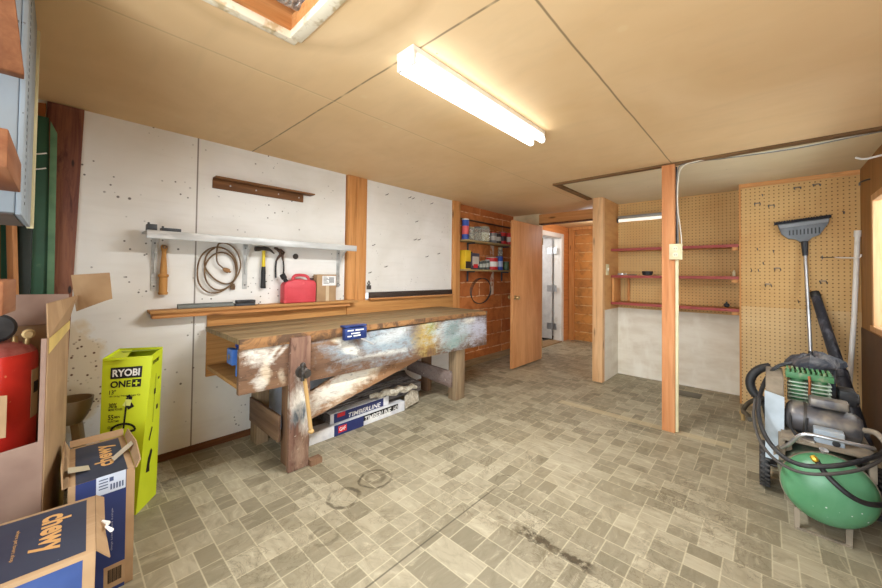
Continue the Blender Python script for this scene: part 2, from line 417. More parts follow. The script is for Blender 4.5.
struct(MB().box(-3.05, WX + .03, 3.354, 3.49, 0, CZ).build('trim_6', OAK1, bevel=.003), 'bare wood post between white panel and brick wall')
# orange masonry
def block_wall(name, c1, c2, drip, axis, row, length, mort):
    g = NG(name); X, Y, Z = g.xyz(g.obj)
    wob = g.math('MULTIPLY', g.math('SUBTRACT', g.noise(g.obj, 9, 4, .65), .5), .03)
    h = g.math('ADD', Y if axis == 'y' else X, wob); zz = g.math('ADD', Z, g.math('MULTIPLY', wob, .8))
    r = g.math('FLOOR', g.math('DIVIDE', zz, row)); fz = g.math('SUBTRACT', g.math('DIVIDE', zz, row), r)
    hh = g.math('ADD', g.math('DIVIDE', h, length), g.math('MULTIPLY', g.math('MODULO', r, 2), .5))
    ch = g.math('FLOOR', hh); fh = g.math('SUBTRACT', hh, ch)
    tid = g.white(g.comb(ch, r, 2.0))
    c = g.mix(tid, lin(c1), lin(c2))
    f = g.noise(g.obj, 7, 6, .65, .6); c = g.mix(g.math('MULTIPLY', g.ramp(f, .45, .7), .6), c, lin(drip))
    dz = g.math('MULTIPLY', g.math('MINIMUM', fz, g.math('SUBTRACT', 1, fz)), row); dh = g.math('MULTIPLY', g.math('MINIMUM', fh, g.math('SUBTRACT', 1, fh)), length)
    e = g.math('MINIMUM', dz, dh)
    mk = g.math('MULTIPLY', g.ramp(e, .010, .003), g.ramp(g.noise(g.obj, 11, 3), .35, .55))
    c = g.mix(g.math('MULTIPLY', mk, .85), c, lin(mort))
    if axis == 'y':
        sp = g.math('MULTIPLY', g.ramp(g.math('ABSOLUTE', g.math('SUBTRACT', g.math('ADD', Y, wob), 4.33)), .06, .03), g.math('MULTIPLY', g.math('GREATER_THAN', Z, .95), g.math('LESS_THAN', Z, 1.75)))
        c = g.mix(g.math('MULTIPLY', sp, g.ramp(g.noise(g.obj, 9, 4), .42, .5)), c, lin((222, 206, 184)))
    g.bump(g.ramp(e, .002, .012), .6, .012)
    return g.done(c, .7, 0, .2)
BRICK = block_wall('orange_blocks', (204, 128, 70), (170, 96, 50), (140, 74, 38), 'y', .19, 1.15, (230, 184, 140))
struct(MB().box(-3.15, -2.985, 3.49, 4.92, 0, CZ).build('wall_left', BRICK, smooth=False), 'orange block wall behind the open door')
BRICK2 = block_wall('rough_tan_blocks', (212, 146, 76), (182, 122, 66), (120, 88, 56), 'x', .17, 6.0, (222, 186, 130))
struct(MB().box(-3.05, -1.5, 6.83, 6.95, 0, CZ).build('wall_back', BRICK2, smooth=False), 'rough orange block wall at the end of the passage')
struct(MB().box(-2.86, -2.76, 6.78, 6.83, 0, CZ - .05).box(-2.86, -1.55, 6.76, 6.83, CZ - .05, CZ).build('trim_7', OAK1), 'corner stud in the passage')
struct(MB().box(-2.99, -2.972, 3.49, 4.92, 0, .09).build('baseboard_left', OLDY), 'old board along the foot of the block wall')
struct(MB().box(WX, WX + .014, -.75, 1.82, 0, .045).box(WX, WX + .014, 2.06, 3.35, 0, .045).build('baseboard_left', DKWOOD), 'thin dark strip along the foot of the white wall')
# partition line with the header and the passage
PLY = M('orange_plywood', (206, 156, 98), .6, layers=[((190, 136, 80), (3, 3, 14), .4, .7)])
CREAMW = M('cream_wall_paint', (222, 202, 160), .7)
struct(MB().box(-2.985, -2.53, 4.92, 5.02, 0, CZ).build('wall_back', CREAMW, smooth=False), 'cream stub of partition beside the open door')
struct(MB().box(-2.53, -1.54, 4.90, 4.985, 2.03, 2.165).build('trim_8', OAKX, bevel=.003), 'bare wood header over the passage')
struct(MB().box(-2.53, -1.54, 4.90, 5.0, 2.013, 2.029).build('trim_9', DKWOOD), 'darker board under the header')
# side wall with the white framed doorway
PASS = wood('passage_boards', (196, 126, 70), (214, 146, 86), 'y', knots=False)
m = MB().box(-3.0, -2.87, 5.02, 5.42, 0, CZ).box(-3.0, -2.87, 5.42, 6.45, 1.97, CZ).box(-3.0, -2.87, 6.45, 6.83, 0, CZ)
struct(m.build('wall_left', PASS, smooth=False), 'orange boarded passage wall around the white doorway')
m = MB().box(-3.01, -2.855, 6.44, 6.545, 0, 2.04).box(-3.01, -2.855, 5.335, 5.42, 0, 2.04).box(-3.01, -2.855, 5.42, 6.44, 1.955, 2.04)
struct(m.build('trim_10', WHITEP, bevel=.004), 'white door casing in the passage')
struct(MB().box(-3.1, -2.84, 5.42, 6.44, 0, .018).build('trim_11', OLDY), 'pale threshold of the white doorway')
# hall behind the doorway
HALLW = M('hall_white', (222, 222, 220), .7)
m = MB().box(-4.65, -4.6, 4.4, 6.95, 0, CZ).box(-4.6, -3.02, 6.9, 6.95, 0, CZ).box(-4.6, -3.15, 4.4, 4.45, 0, CZ)
struct(m.build('wall_hall', HALLW, smooth=False)); struct(MB().box(-4.6, -3.02, 4.4, 6.95, CZ, CZ + .02).build('ceiling_hall', HALLW))
struct(MB().box(-4.6, -3.1, 4.45, 6.9, 0, .012).build('floor_hall', M('dark_mat', (70, 68, 66), .9)), 'dark mat beyond the doorway')
d2 = struct(MB().box(-3.80, -3.03, 6.395, 6.432, .04, 1.95).build('door_2', M('white_door_paint', (222, 224, 224), .4), bevel=.002), 'white inner door standing open beyond the casing')
for z in (.28, 1.0, 1.72):
    MB().box(-3.12, -2.93, 6.388, 6.394, z - .06, z + .06).cyl((-3.012, 6.380, z - .065), (-3.012, 6.380, z + .065), .011).build('hinge', STEEL, d2)

# closet recess and pegboards
def pegboard(name, base, alt, axis):
    g = NG(name); X, Y, Z = g.xyz(g.obj); h = X if axis == 'x' else Y; p = .034
    f = g.noise(g.obj, 1.7, 4, .6, .3); c = g.mix(g.ramp(f, .35, .7), lin(base), lin(alt))
    f2 = g.noise(g.obj, 4, 5, .7, 1, (6, 0, 2)); c = g.mix(g.math('MULTIPLY', g.ramp(f2, .58, .8), .3), c, lin(tuple(x * .75 for x in base)))
    a = g.math('MULTIPLY', g.math('SUBTRACT', g.math('FRACT', g.math('DIVIDE', h, p)), .5), p); b = g.math('MULTIPLY', g.math('SUBTRACT', g.math('FRACT', g.math('DIVIDE', Z, p)), .5), p)
    d = g.math('SQRT', g.math('ADD', g.math('MULTIPLY', a, a), g.math('MULTIPLY', b, b)))
    c = g.mix(g.math('MULTIPLY', g.ramp(d, .0062, .0042), .85), c, lin((84, 54, 26)))
    return g.done(c, .6, 0, .25)
PEG = pegboard('pegboard', (208, 170, 112), (194, 150, 92), 'x')
PEGLOW = pegboard('pegboard_low', (212, 180, 130), (202, 166, 114), 'x')
PALEPLY = M('pale_whitewashed_ply', (226, 218, 202), .7, layers=[((210, 198, 178), (3, 3, 9), .4, .7), ((232, 226, 212), (5, 5, 2), .55, .7)])
struct(MB().box(-1.42, -.2, 4.92, 5.02, .845, CZ).build('wall_back', PEG, smooth=False), 'pegboard back of the closet recess')
struct(MB().box(-1.42, -.2, 4.915, 5.02, 0, .845).build('wall_back', PALEPLY, smooth=False), 'whitewashed plywood below the closet pegboard')
struct(MB().box(-1.53, -1.42, 4.41, 6.83, .845, CZ).build('wall_closet', PLY, smooth=False), 'plywood side of the closet recess')
struct(MB().box(-1.53, -1.418, 4.412, 4.915, 0, .845).build('wall_closet', PALEPLY, smooth=False), 'whitewashed lower side of the closet recess')
struct(MB().box(-1.535, -1.42, 4.325, 4.41, 0, CZ).build('trim_12', OAKPALE, bevel=.004), 'pale wood post at the closet corner')
struct(MB().box(-.2, .72, 4.63, 5.02, .965, 2.145).build('wall_back', PEG, smooth=False), 'upper pegboard behind the broom')
struct(MB().box(-.2, .72, 4.628, 5.02, .0, .965).build('wall_back', PEGLOW, smooth=False), 'lower pegboard behind the compressor')
struct(MB().box(-.205, .587, 4.618, 4.629, 2.145, CZ).build('trim_13', OAKX), 'top rail of the right pegboard')
struct(MB().box(-.206, -.19, 4.615, 4.632, 0, CZ).build('trim_14', OAK1), 'edge strip of the right pegboard')
# right wall with window
PANEL = wood('brown_wall_panel', (166, 124, 76), (150, 108, 62), 'z', knots=False, grain=12)
DKPANEL = M('dark_brown_hardboard', (92, 66, 48), .6, layers=[((72, 52, 40), 3, .4, .7)])
m = MB().box(.587, .63, -.75, 5.0, .84, .88).box(.587, .63, -.75, 5.0, 1.885, CZ).box(.587, .63, 4.17, 5.0, .88, 1.885).box(.587, .63, -.75, 2.6, .88, 1.885)
struct(m.build('wall_right', PANEL, smooth=False), 'brown panelled wall around the window')
struct(MB().box(.583, .70, -.75, 4.628, 0, .84).build('wall_right', DKPANEL, smooth=False), 'dark hardboard below the window')
w1 = MB().box(.580, .63, 4.12, 4.17, .88, 1.885).box(.580, .63, 2.6, 2.65, .88, 1.885).box(.580, .63, 2.65, 4.12, 1.835, 1.885).box(.57, .63, 2.6, 4.18, .86, .90).box(.605, .63, 3.36, 3.40, .90, 1.835)
w1 = struct(w1.build('window_1', OAKPALE, bevel=.003), 'wood framed window at the right edge')
g = NG('window_glass'); g.b.inputs['Transmission Weight'].default_value = 1; GLASS = g.done((.95, .97, .97, 1), .02); g.b.inputs['IOR'].default_value = 1.05
MB().box(.618, .621, 2.651, 4.119, .901, 1.834).build('pane', GLASS, w1)
# rear wall behind the camera with an invented opening for added fill light
m = MB().box(-3.05, -1.35, -.75, -.68, 0, CZ).box(.35, .7, -.75, -.68, 0, CZ).box(-1.35, .35, -.75, -.68, 2.08, CZ)
struct(m.build('wall_front', PANEL, smooth=False))
# freestanding post
struct(MB().box(-.637, -.546, 3.36, 3.45, 0, CZ - .019).build('trim_15', wood('post_fir', (190, 122, 74), (212, 152, 104), 'z', dark=(136, 80, 46)), bevel=.004), 'freestanding orange wood post carrying the outlet box')

# orange flush door standing open
DOORW = NG('orange_birch_door'); g = DOORW
f = g.noise(g.obj, (10, 6, .9), 5, .6, 1.6); c = g.mix(g.ramp(f, .35, .68), lin((208, 150, 98)), lin((188, 128, 78)))
f2 = g.noise(g.obj, (60, 40, 2.2), 3, .6, .4, (2, 2, 2)); c = g.mix(g.math('MULTIPLY', g.ramp(f2, .5, .8), .35), c, lin((158, 100, 58)))
DOORM = g.done(c, .6, 0, .25)
d1 = struct(MB().box(-2.487, -2.45, 4.034, 4.852, .02, 1.975).build('door_1', DOORM, bevel=.002), 'orange flush door standing open into the workshop')
m = MB().lathe((-2.45, 4.095, .95), (1, 0, 0), [(0, .03), (.006, .03), (.008, .012), (.03, .011), (.036, .024), (.05, .029), (.062, .022), (.066, .004)])
m.build('knob', BRASS, d1)
MB().lathe((-2.487, 4.095, .95), (-1, 0, 0), [(0, .03), (.006, .03), (.008, .012), (.03, .011), (.036, .024), (.05, .029), (.062, .022), (.066, .004)]).build('knob', BRASS, d1)
for z in (.25, 1.75):
    MB().cyl((-2.447, 4.862, z - .05), (-2.447, 4.862, z + .05), .007).build('hinge', BRASS, d1)

# ------------------------------------------------------------------ ceiling light
TUBE = glow('lit_tube', (248, 252, 255), 5)
lt = thing('fluorescent_light', 'twin tube fluorescent light lit on the tan ceiling', 'light', (-1.10, 1.55, CZ))
y0, y1 = .95, 2.11; cx = -1.10
HOUS = M('light_housing_white', (236, 234, 226), .4)
m = MB().prism([(cx - .052, y0, CZ - .001), (cx + .052, y0, CZ - .001), (cx + .052, y0, CZ - .028), (cx + .02, y0, CZ - .046), (cx - .02, y0, CZ - .046), (cx - .052, y0, CZ - .028)], (0, y1 - y0, 0))
m.build('housing', HOUS, lt, bevel=.002)
for yy in (y0, y1):
    s = 1 if yy == y0 else -1
    for dx in (-.04, .04):
        MB().box(cx + dx - .013, cx + dx + .013, yy + s * .004, yy + s * .02, CZ - .078, CZ - .02).build('socket', WHITEP, lt, bevel=.002)
for dx in (-.04, .04):
    MB().cyl((cx + dx, y0 + .02, CZ - .062), (cx + dx, y1 - .02, CZ - .062), .019, n=16).build('tube', TUBE, lt)

# closet light
cl = thing('closet_light', 'shorter tube light mounted high in the closet recess', 'light', (-1.1, 4.8, 1.98))
m = MB().box(-1.40, -.80, 4.83, 4.90, 1.985, 2.015); m.build('housing', M('grey_housing', (150, 146, 138), .5, .2), cl, bevel=.003)
MB().cyl((-1.39, 4.84, 1.958), (-.82, 4.84, 1.958), .02, n=14).build('tube', glow('closet_tube', (255, 250, 235), .45), cl)
for x in (-1.40, -.81):
    MB().box(x - .008, x + .008, 4.82, 4.86, 1.935, 1.985).build('socket', DKGREY, cl, bevel=.002)

# ------------------------------------------------------------------ closet shelves and small items
REDP = M('worn_red_paint', (156, 70, 60), .55, layers=[((140, 46, 42), 6, .4, .7), ((196, 116, 90), (4, 30, 30), .66, .75)])
REDW = wood('shelf_underside', (176, 118, 66), (196, 138, 82), 'x', knots=False)
def closet_shelf(z, label, x0=-1.415, yf=4.63):
    t = thing('closet_shelf', label, 'shelf', (-.8, 4.8, z), 'red edged shelves in the closet recess')
    MB().box(x0, -.211, yf, 4.912, z - .022, z).build('board', REDW, t)
    MB().box(x0, -.208, yf - .012, yf - .0005, z - .026, z + .004).build('edge_strip', REDP, t)
    MB().box(-.262, -.212, yf + .004, 4.60 + .05, z - .06, z - .023).build('cleat', OAKX, t)
    return t
closet_shelf(1.583, 'top red edged shelf across the closet pegboard')
s2 = closet_shelf(1.257, 'middle red edged shelf holding the black dish')
s3 = closet_shelf(.93, 'bottom red edged shelf above the whitewashed plywood')
MB().box(-1.414, -1.385, 4.64, 4.90, .932, 1.232).build('upright', OAK1, s3, bevel=.002)
MB().box(-1.30, -1.275, 4.875, 4.912, .932, 1.232).build('upright', REDW, s3, bevel=.002)
m = MB().lathe((-1.035, 4.70, 1.263), (0, 0, 1), [(0, .035), (.004, .048), (.035, .058), (.05, .056), (.05, .05), (.012, .04), (.01, .002)])
tag(m.build('dish', BLACK), 'small black dish on the middle closet shelf left of the post', 'dish')
tag(MB().box(-1.36, -1.30, 4.69, 4.73, 1.263, 1.285).cyl((-1.30, 4.71, 1.275), (-1.262, 4.71, 1.275), .008).build('door_latch', STEEL, bevel=.002), 'small metal latch at the left of the middle closet shelf', 'latch')
tag(MB().box(-1.25, -1.155, 4.70, 4.725, 1.263, 1.272).build('metal_strip', DKGREY), 'thin dark metal strip beside the latch on the closet shelf', 'metal strip')
tag(MB().cyl((-.25, 4.70, 1.263), (-.25, 4.70, 1.31), .014).cyl((-.25, 4.70, 1.31), (-.25, 4.70, 1.325), .008).build('small_bottle', CREAMP), 'tiny pale bottle at the right end of the middle closet shelf', 'bottle')
tag(MB().ball((-.31, 4.69, .962), .026, (1, 1, .9)).cyl((-.31, 4.69, .98), (-.31, 4.69, 1.0), .008).build('rubber_stopper', BLACK), 'small black stopper on the bottom closet shelf at right', 'stopper')
t = thing('switch_plate', 'cream light switch on the closet side panel', 'switch', (-1.42, 4.49, 1.33))
MB().box(-1.4195, -1.412, 4.44, 4.54, 1.262, 1.392).build('plate', CREAMP, t, bevel=.002)
MB().box(-1.412, -1.40, 4.482, 4.498, 1.315, 1.345).build('toggle', WHITEP, t, bevel=.002)
# outlet box on the post with its conduit and cables
t = thing('outlet_box', 'cream outlet box with two sockets on the freestanding post', 'outlet', (-.53, 3.38, 1.45))
MB().box(-.578, -.492, 3.318, 3.358, 1.388, 1.513).build('box', CREAMP, t, bevel=.004)
for z in (1.475, 1.425):
    q = MB().lathe((-.535, 3.318, z), (0, -1, 0), [(0, .019), (.005, .019), (.006, .017)], 18).build('socket', M('socket_ivory', (236, 230, 200), .4), t)
    MB().box(-.543, -.540, 3.3105, 3.3118, z - .006, z + .006).box(-.530, -.527, 3.3105, 3.3118, z - .006, z + .006).build('slot', INK, q)
tag(MB().box(-.544, -.524, 3.366, 3.392, .01, 1.386).build('conduit', CREAMP, bevel=.003), 'cream conduit strip running down the freestanding post', 'conduit')
GREYC = M('grey_cable_jacket', (128, 126, 122), .5)
WHC = M('white_cable_jacket', (222, 216, 200), .5)
def cable(pts, mat, r, label):
    tag(MB().tube(pts, r, 8, smooth=3).build('cable', mat), label, 'cable', 'cables on the post and ceiling')
cable([(-.525, 3.375, 1.515), (-.53, 3.372, 1.75), (-.532, 3.365, 2.0), (-.525, 3.36, 2.12), (-.50, 3.36, 2.15), (-.44, 3.42, 2.165), (-.36, 3.455, 2.178), (-.267, 3.494, 2.178), (-.176, 3.505, 2.178), (-.063, 3.533, 2.178), (.187, 3.560, 2.178), (.404, 3.502, 2.178), (.565, 3.475, 2.178)], GREYC, .005, 'grey cable from the outlet box up and along the ceiling batten')
cable([(-.50, 3.365, 1.515), (-.505, 3.36, 1.62), (-.527, 3.352, 1.8), (-.522, 3.345, 2.02), (-.508, 3.335, 2.1), (-.475, 3.335, 2.14), (-.41, 3.375, 2.160), (-.32, 3.438, 2.178), (-.17, 3.475, 2.178), (-.063, 3.505, 2.178), (.187, 3.530, 2.178), (.404, 3.474, 2.178), (.56, 3.45, 2.178)], WHC, .004, 'white cable beside the grey one on the post')
cable([(-.541, 3.40, 1.40), (-.54, 3.405, 1.7), (-.54, 3.40, 2.0), (-.54, 3.40, 2.15)], BLACK, .006, 'black cable against the side of the post')
tag(MB().box(-.73, -.51, 4.47, 4.66, 0.0005, .006).build('floor_register', M('grey_vent', (104, 98, 84), .6), bevel=.002), 'dark flat floor register in front of the closet plywood', 'floor vent')

# ------------------------------------------------------------------ left wall: shelf, tools, ledge
ws = thing('wall_shelf', 'long silver metal shelf on brackets above the hanging tools', 'shelf', (WX, 1.1, 1.47))
m = MB().box(WX + .006, -2.725, .345, 1.815, 1.485, 1.497); m.box(-2.735, -2.722, .345, 1.815, 1.447, 1.497)
m.build('board', SILVER, ws, bevel=.002)
for y in (.412, .955, 1.75):
    br = MB().box(WX + .001, WX + .007, y - .016, y + .016, 1.12, 1.478).build('bracket', SILVER, ws, bevel=.001)
    MB().box(WX + .008, -2.75, y - .013, y + .013, 1.470, 1.4835).tube([(WX + .012, y, 1.235), (WX + .02, y, 1.30), (WX + .055, y, 1.39), (WX + .12, y, 1.447), (WX + .165, y, 1.466)], .008, 6, smooth=2).build('arm', SILVER, br)
    for z in (1.15, 1.43): MB().cyl((WX + .007, y, z), (WX + .010, y, z), .005, n=10).build('screw', DKGREY, br)
for i, (ya, yb, x, h, lab) in enumerate([(.352, .40, -2.80, .04, 'small dark metal clip at the left end of the silver shelf'), (.42, .52, -2.79, .022, 'flat grey metal plate lying near the left end of the silver shelf')]):
    tag(MB().box(x - .035, x + .03, ya, yb, 1.498, 1.498 + h).cyl((x, ya + .01, 1.498 + h), (x, ya + .01, 1.51 + h), .006).build('metal_clip' if i == 0 else 'metal_plate', DKGREY, bevel=.002), lab, 'metal part')
# brown angle ledge above
lg = thing('display_ledge', 'short dark brown wood ledge high on the white wall', 'ledge', (WX, 1.1, 1.9))
BRN = wood('walnut_stain', (96, 62, 36), (134, 92, 56), 'y', knots=False)
MB().box(WX - .002, WX + .014, .728, 1.40, 1.852, 1.915).build('back_board', BRN, lg, bevel=.002)
MB().box(WX + .001, WX + .085, .728, 1.47, 1.9155, 1.927).build('top_board', BRN, lg, bevel=.002)
for y in (.84, 1.02, 1.19, 1.36):
    MB().lathe((WX + .0142, y, 1.885), (1, 0, 0), [(0, .006), (.002, .006), (.003, .003)], 10).build('screw', STEEL, lg)
# orange backboard and ledge above bench
PLYG = wood('osb_backboard', (198, 148, 88), (172, 120, 66), 'y', knots=False, grain=30)
struct(MB().box(WX + .001, WX + .022, .712, 1.832, .505, .975).box(WX + .023, WX + .035, 1.833, 3.352, .505, .985).build('trim_16', PLYG, bevel=.002), 'orange plywood strip behind the bench top')
tl = thing('tool_ledge', 'long narrow wood ledge under the hanging tools', 'ledge', (WX, 1.2, .98))
MB().box(WX + .001, -2.815, .382, 1.90, .978, .999).build('board', wood('ledge_fir', (192, 146, 90), (166, 118, 70), 'y'), tl, bevel=.003)
MB().box(WX + .024, -2.838, .397, 1.83, .945, .9775).build('rail', OAKY, tl, bevel=.003)
pl_ = thing('panel_ledge', 'dark metal strip and wood sill below the right white panel', 'ledge', (WX, 2.7, 1.02))
MB().box(WX + .036, WX + .075, 2.07, 3.33, .988, 1.004).build('sill', OAKY, pl_, bevel=.002)
MB().box(WX + .03, WX + .05, 2.075, 3.32, 1.005, 1.062).build('strip', M('dark_strip', (66, 54, 46), .5, .3), pl_, bevel=.002)
# turned handle
TURN = wood('turned_wood', (168, 116, 58), (196, 146, 84), 'z', knots=False)
t = thing('wooden_tool_handle', 'turned wooden handle hanging at the left below the silver shelf', 'tool handle', (WX + .03, .475, 1.26))
MB().lathe((WX + .028, .457, 1.095), (0, 0, 1), [(0, .024), (.012, .027), (.02, .023), (.10, .023), (.112, .022), (.118, .029), (.13, .029), (.136, .020), (.2, .017), (.26, .013), (.285, .013), (.30, .018), (.315, .019), (.326, .012)], 18).build('grip', TURN, t)
MB().tube([(WX + .045, .457 + .009 * math.cos(a), 1.407 + .009 * math.sin(a)) for a in [k * PI / 5 for k in range(10)]], .003, 6, True).build('eyelet', DKGREY, t)
# coiled cord
CORD = M('brown_rubber_cord', (118, 92, 62), .6, layers=[((96, 72, 46), 20, .4, .7)])
t = thing('extension_cord', 'coiled brown extension cord hung on the wall below the shelf', 'cord', (WX + .02, .81, 1.28))
P = []
for k in range(3 * 24 + 1):
    a = 2 * PI * k / 24 + 1.9; lap = k / 24
    rx = .112 - .022 * math.sin(lap * 2.1); rz = .15 - .03 * math.sin(lap * 1.7 + .4)
    P.append((WX + .012 + .007 * lap, .785 + .012 * math.sin(lap * 2.6) + rx * math.cos(a) + .035 * (math.sin(a) < 0) * math.sin(a) * (lap - 1.4), 1.272 + .016 * math.cos(lap * 2) + rz * math.sin(a)))
P += [(WX + .034, .755, 1.37), (WX + .034, .76, 1.31), (WX + .034, .80, 1.275)]
MB().tube(P, .0055, 7, smooth=1).build('cable', CORD, t)
MB().lathe((WX + .034, .80, 1.272), (0, .75, -.4), [(0, .01), (.02, .017), (.04, .017), (.041, .008), (.055, .008)], 10).build('plug', M('tan_plug', (158, 116, 72), .6), t)
MB().tube([(WX + .012, .868, 1.18), (WX + .012, .868, 1.16)], .006, 7).lathe((WX + .014, .87, 1.162), (0, 0, -1), [(0, .012), (.02, .018), (.045, .016), (.046, .006)], 10).build('socket_end', CORD, t)
# hammer
t = thing('claw_hammer', 'claw hammer with yellow and black handle hanging on the wall', 'hammer', (WX + .03, 1.10, 1.3))
IRON = M('dark_iron', (84, 80, 76), .45, .6)
MB().tube([(WX + .03, 1.015, 1.428), (WX + .03, 1.04, 1.43), (WX + .03, 1.065, 1.434), (WX + .03, 1.08, 1.436), (WX + .03, 1.11, 1.432), (WX + .03, 1.135, 1.42), (WX + .03, 1.16, 1.398)], [.019, .02, .013, .016, .014, .009, .004], 10).build('head', IRON, t)
MB().lathe((WX + .03, 1.08, 1.418), (0, 0, -1), [(0, .012), (.05, .012), (.11, .013), (.125, .0135)], 12).build('shaft', M('yellow_fibreglass', (222, 196, 40), .4, layers=[((90, 80, 30), (4, 4, 40), .62, .68)]), t)
MB().lathe((WX + .03, 1.08, 1.293), (0, 0, -1), [(0, .0145), (.05, .017), (.09, .016), (.14, .018), (.165, .02), (.17, .016)], 12).build('grip', BLACK, t)
# pliers
t = thing('slip_joint_pliers', 'rusty pliers with black handles hanging right of the hammer', 'pliers', (WX + .02, 1.23, 1.33))
RUST = M('rusted_steel', (104, 78, 62), .6, .4, [((68, 56, 50), 30, .4, .6)])
MB().tube([(WX + .015, 1.165, 1.445), (WX + .015, 1.185, 1.44), (WX + .015, 1.213, 1.415), (WX + .015, 1.217, 1.39), (WX + .015, 1.195, 1.365), (WX + .015, 1.183, 1.34)], [.008, .012, .013, .014, .009, .006], 8).build('jaw', RUST, t)
MB().tube([(WX + .026, 1.18, 1.43), (WX + .026, 1.215, 1.432), (WX + .026, 1.24, 1.412), (WX + .026, 1.225, 1.392), (WX + .026, 1.228, 1.365), (WX + .026, 1.235, 1.34)], [.006, .009, .009, .012, .009, .006], 8).build('jaw', RUST, t)
MB().tube([(WX + .015, 1.183, 1.34), (WX + .015, 1.178, 1.28), (WX + .015, 1.182, 1.205)], .0072, 8, smooth=1).build('handle', BLACK, t)
MB().tube([(WX + .026, 1.235, 1.34), (WX + .026, 1.24, 1.28), (WX + .026, 1.237, 1.215)], .0072, 8, smooth=1).build('handle', BLACK, t)
tag(MB().lathe((WX + .001, 1.345, 1.385), (1, 0, 0), [(0, .022), (.008, .024), (.014, .018), (.015, .01), (.02, .01)], 14).build('round_hook', IRON), 'small round dark fastener on the wall right of the pliers', 'fastener')
# things on the ledge
tag(MB().box(-2.885, -2.85, .53, .865, 1.0, 1.022).box(-2.885, -2.882, .53, .865, 1.022, 1.03).build('metal_rail', M('grey_painted_bar', (118, 122, 116), .5), bevel=.002), 'grey metal bar lying along the left end of the wood ledge', 'metal bar')
t = thing('sharpening_stone', 'black block lying on the wood ledge below the cord', 'sharpening stone', (-2.86, .93, 1.0))
MB().box(-2.895, -2.83, .862 + .008, 1.0, 1.0, 1.016).build('base', DKGREY, t, bevel=.002)
MB().box(-2.89, -2.835, .88, 1.005, 1.0165, 1.04).build('stone', BLACK, t, bevel=.003)
# red petrol can
t = thing('fuel_can', 'red plastic fuel can standing on the wood ledge', 'fuel can', (-2.86, 1.335, 1.0))
RED = M('faded_red_plastic', (208, 76, 86), .5, layers=[((192, 60, 68), 5, .35, .7), ((226, 110, 112), 14, .62, .75)])
x0, x1 = -2.905, -2.82
m = MB().prism([(x0, 1.212, 1.0), (x0, 1.482, 1.0), (x0, 1.485, 1.155), (x0, 1.468, 1.185), (x0, 1.31, 1.196), (x0, 1.226, 1.17), (x0, 1.212, 1.145)], (x1 - x0, 0, 0))
m.build('body', RED, t, bevel=.012, seg=3)
MB().tube([(-2.862, 1.295, 1.19), (-2.862, 1.305, 1.22), (-2.862, 1.34, 1.23), (-2.862, 1.41, 1.224), (-2.862, 1.43, 1.207), (-2.862, 1.435, 1.183)], .0125, 10, smooth=2).build('handle', RED, t)
MB().lathe((-2.862, 1.245, 1.173), (0, -.5, .86), [(0, .017), (.03, .016), (.032, .022), (.068, .022), (.07, .016)], 14).build('spout_cap', BLACK, t)
MB().lathe((-2.862, 1.458, 1.181), (0, .1, 1), [(0, .012), (.01, .012), (.011, .016), (.022, .016)], 12).build('vent_cap', BLACK, t)
MB().box(x1 + .0002, x1 + .003, 1.24, 1.46, 1.12, 1.126).box(x1 + .0002, x1 + .003, 1.24, 1.46, 1.035, 1.04).build('moulded_rib', RED, t)
# small carton with a label
t = thing('cardboard_carton', 'small cardboard carton with white label beside the fuel can', 'box', (-2.88, 1.6, 1.0))
MB().box(-2.90, -2.835, 1.495, 1.68, 1.0, 1.235).build('carton', KRAFT, t, bevel=.002)
F = [(-2.835, 1.495, 1.0), (-2.835, 1.68, 1.0), (-2.835, 1.68, 1.235), (-2.835, 1.495, 1.235)]
lb = patch(F, .05, .012, .13, .085, M('paper_label', (232, 232, 230), .6), t, 'label')
mm = MB()
for k in range(6): patch(F, .06 + .0, .02 + k * .011, .03 + .012 * (k % 3), .004, None, None, '', .0012, mb=mm)
for k in range(7): patch(F, .115 + k * .007, .024, .0035, .05, None, None, '', .0012, mb=mm)
mm.build('print', INK, lb)
patch(F, .085, .098, .03, .135, M('clear_tape', (206, 184, 150), .3), t, 'tape', .0009)

# ------------------------------------------------------------------ jar shelves on the orange wall
SHELFW = wood('grey_shelf_board', (150, 128, 84), (172, 150, 104), 'y', knots=False)
for z, lab in ((1.70, 'upper plank shelf of jars and cans on the orange wall'), (1.318, 'lower plank shelf of cans on the orange wall')):
    t = thing('jar_shelf', lab, 'shelf', (-2.9, 4.1, z), 'plank shelves on the orange wall')
    MB().box(-2.968, -2.805, 3.50, 4.80, z - .022, z).build('board', SHELFW, t, bevel=.002)
    for y in (3.72, 4.55):
        MB().box(-2.967, -2.95, y - .01, y + .01, z - .16, z - .0225).box(-2.95, -2.84, y - .008, y + .008, z - .04, z - .0225).build('bracket', DKGREY, t)
tag(MB().cyl((-2.955, 3.484, 1.985), (-2.955, 4.82, 1.985), .012, n=10).build('pipe', M('dark_pipe', (80, 54, 40), .5)), 'thin dark pipe running above the jar shelves', 'pipe')
GJ = NG('jar_glass'); GJ.b.inputs['Transmission Weight'].default_value = .85; JAR = GJ.done(lin((244, 246, 240)), .05); GJ.b.inputs['IOR'].default_value = 1.08
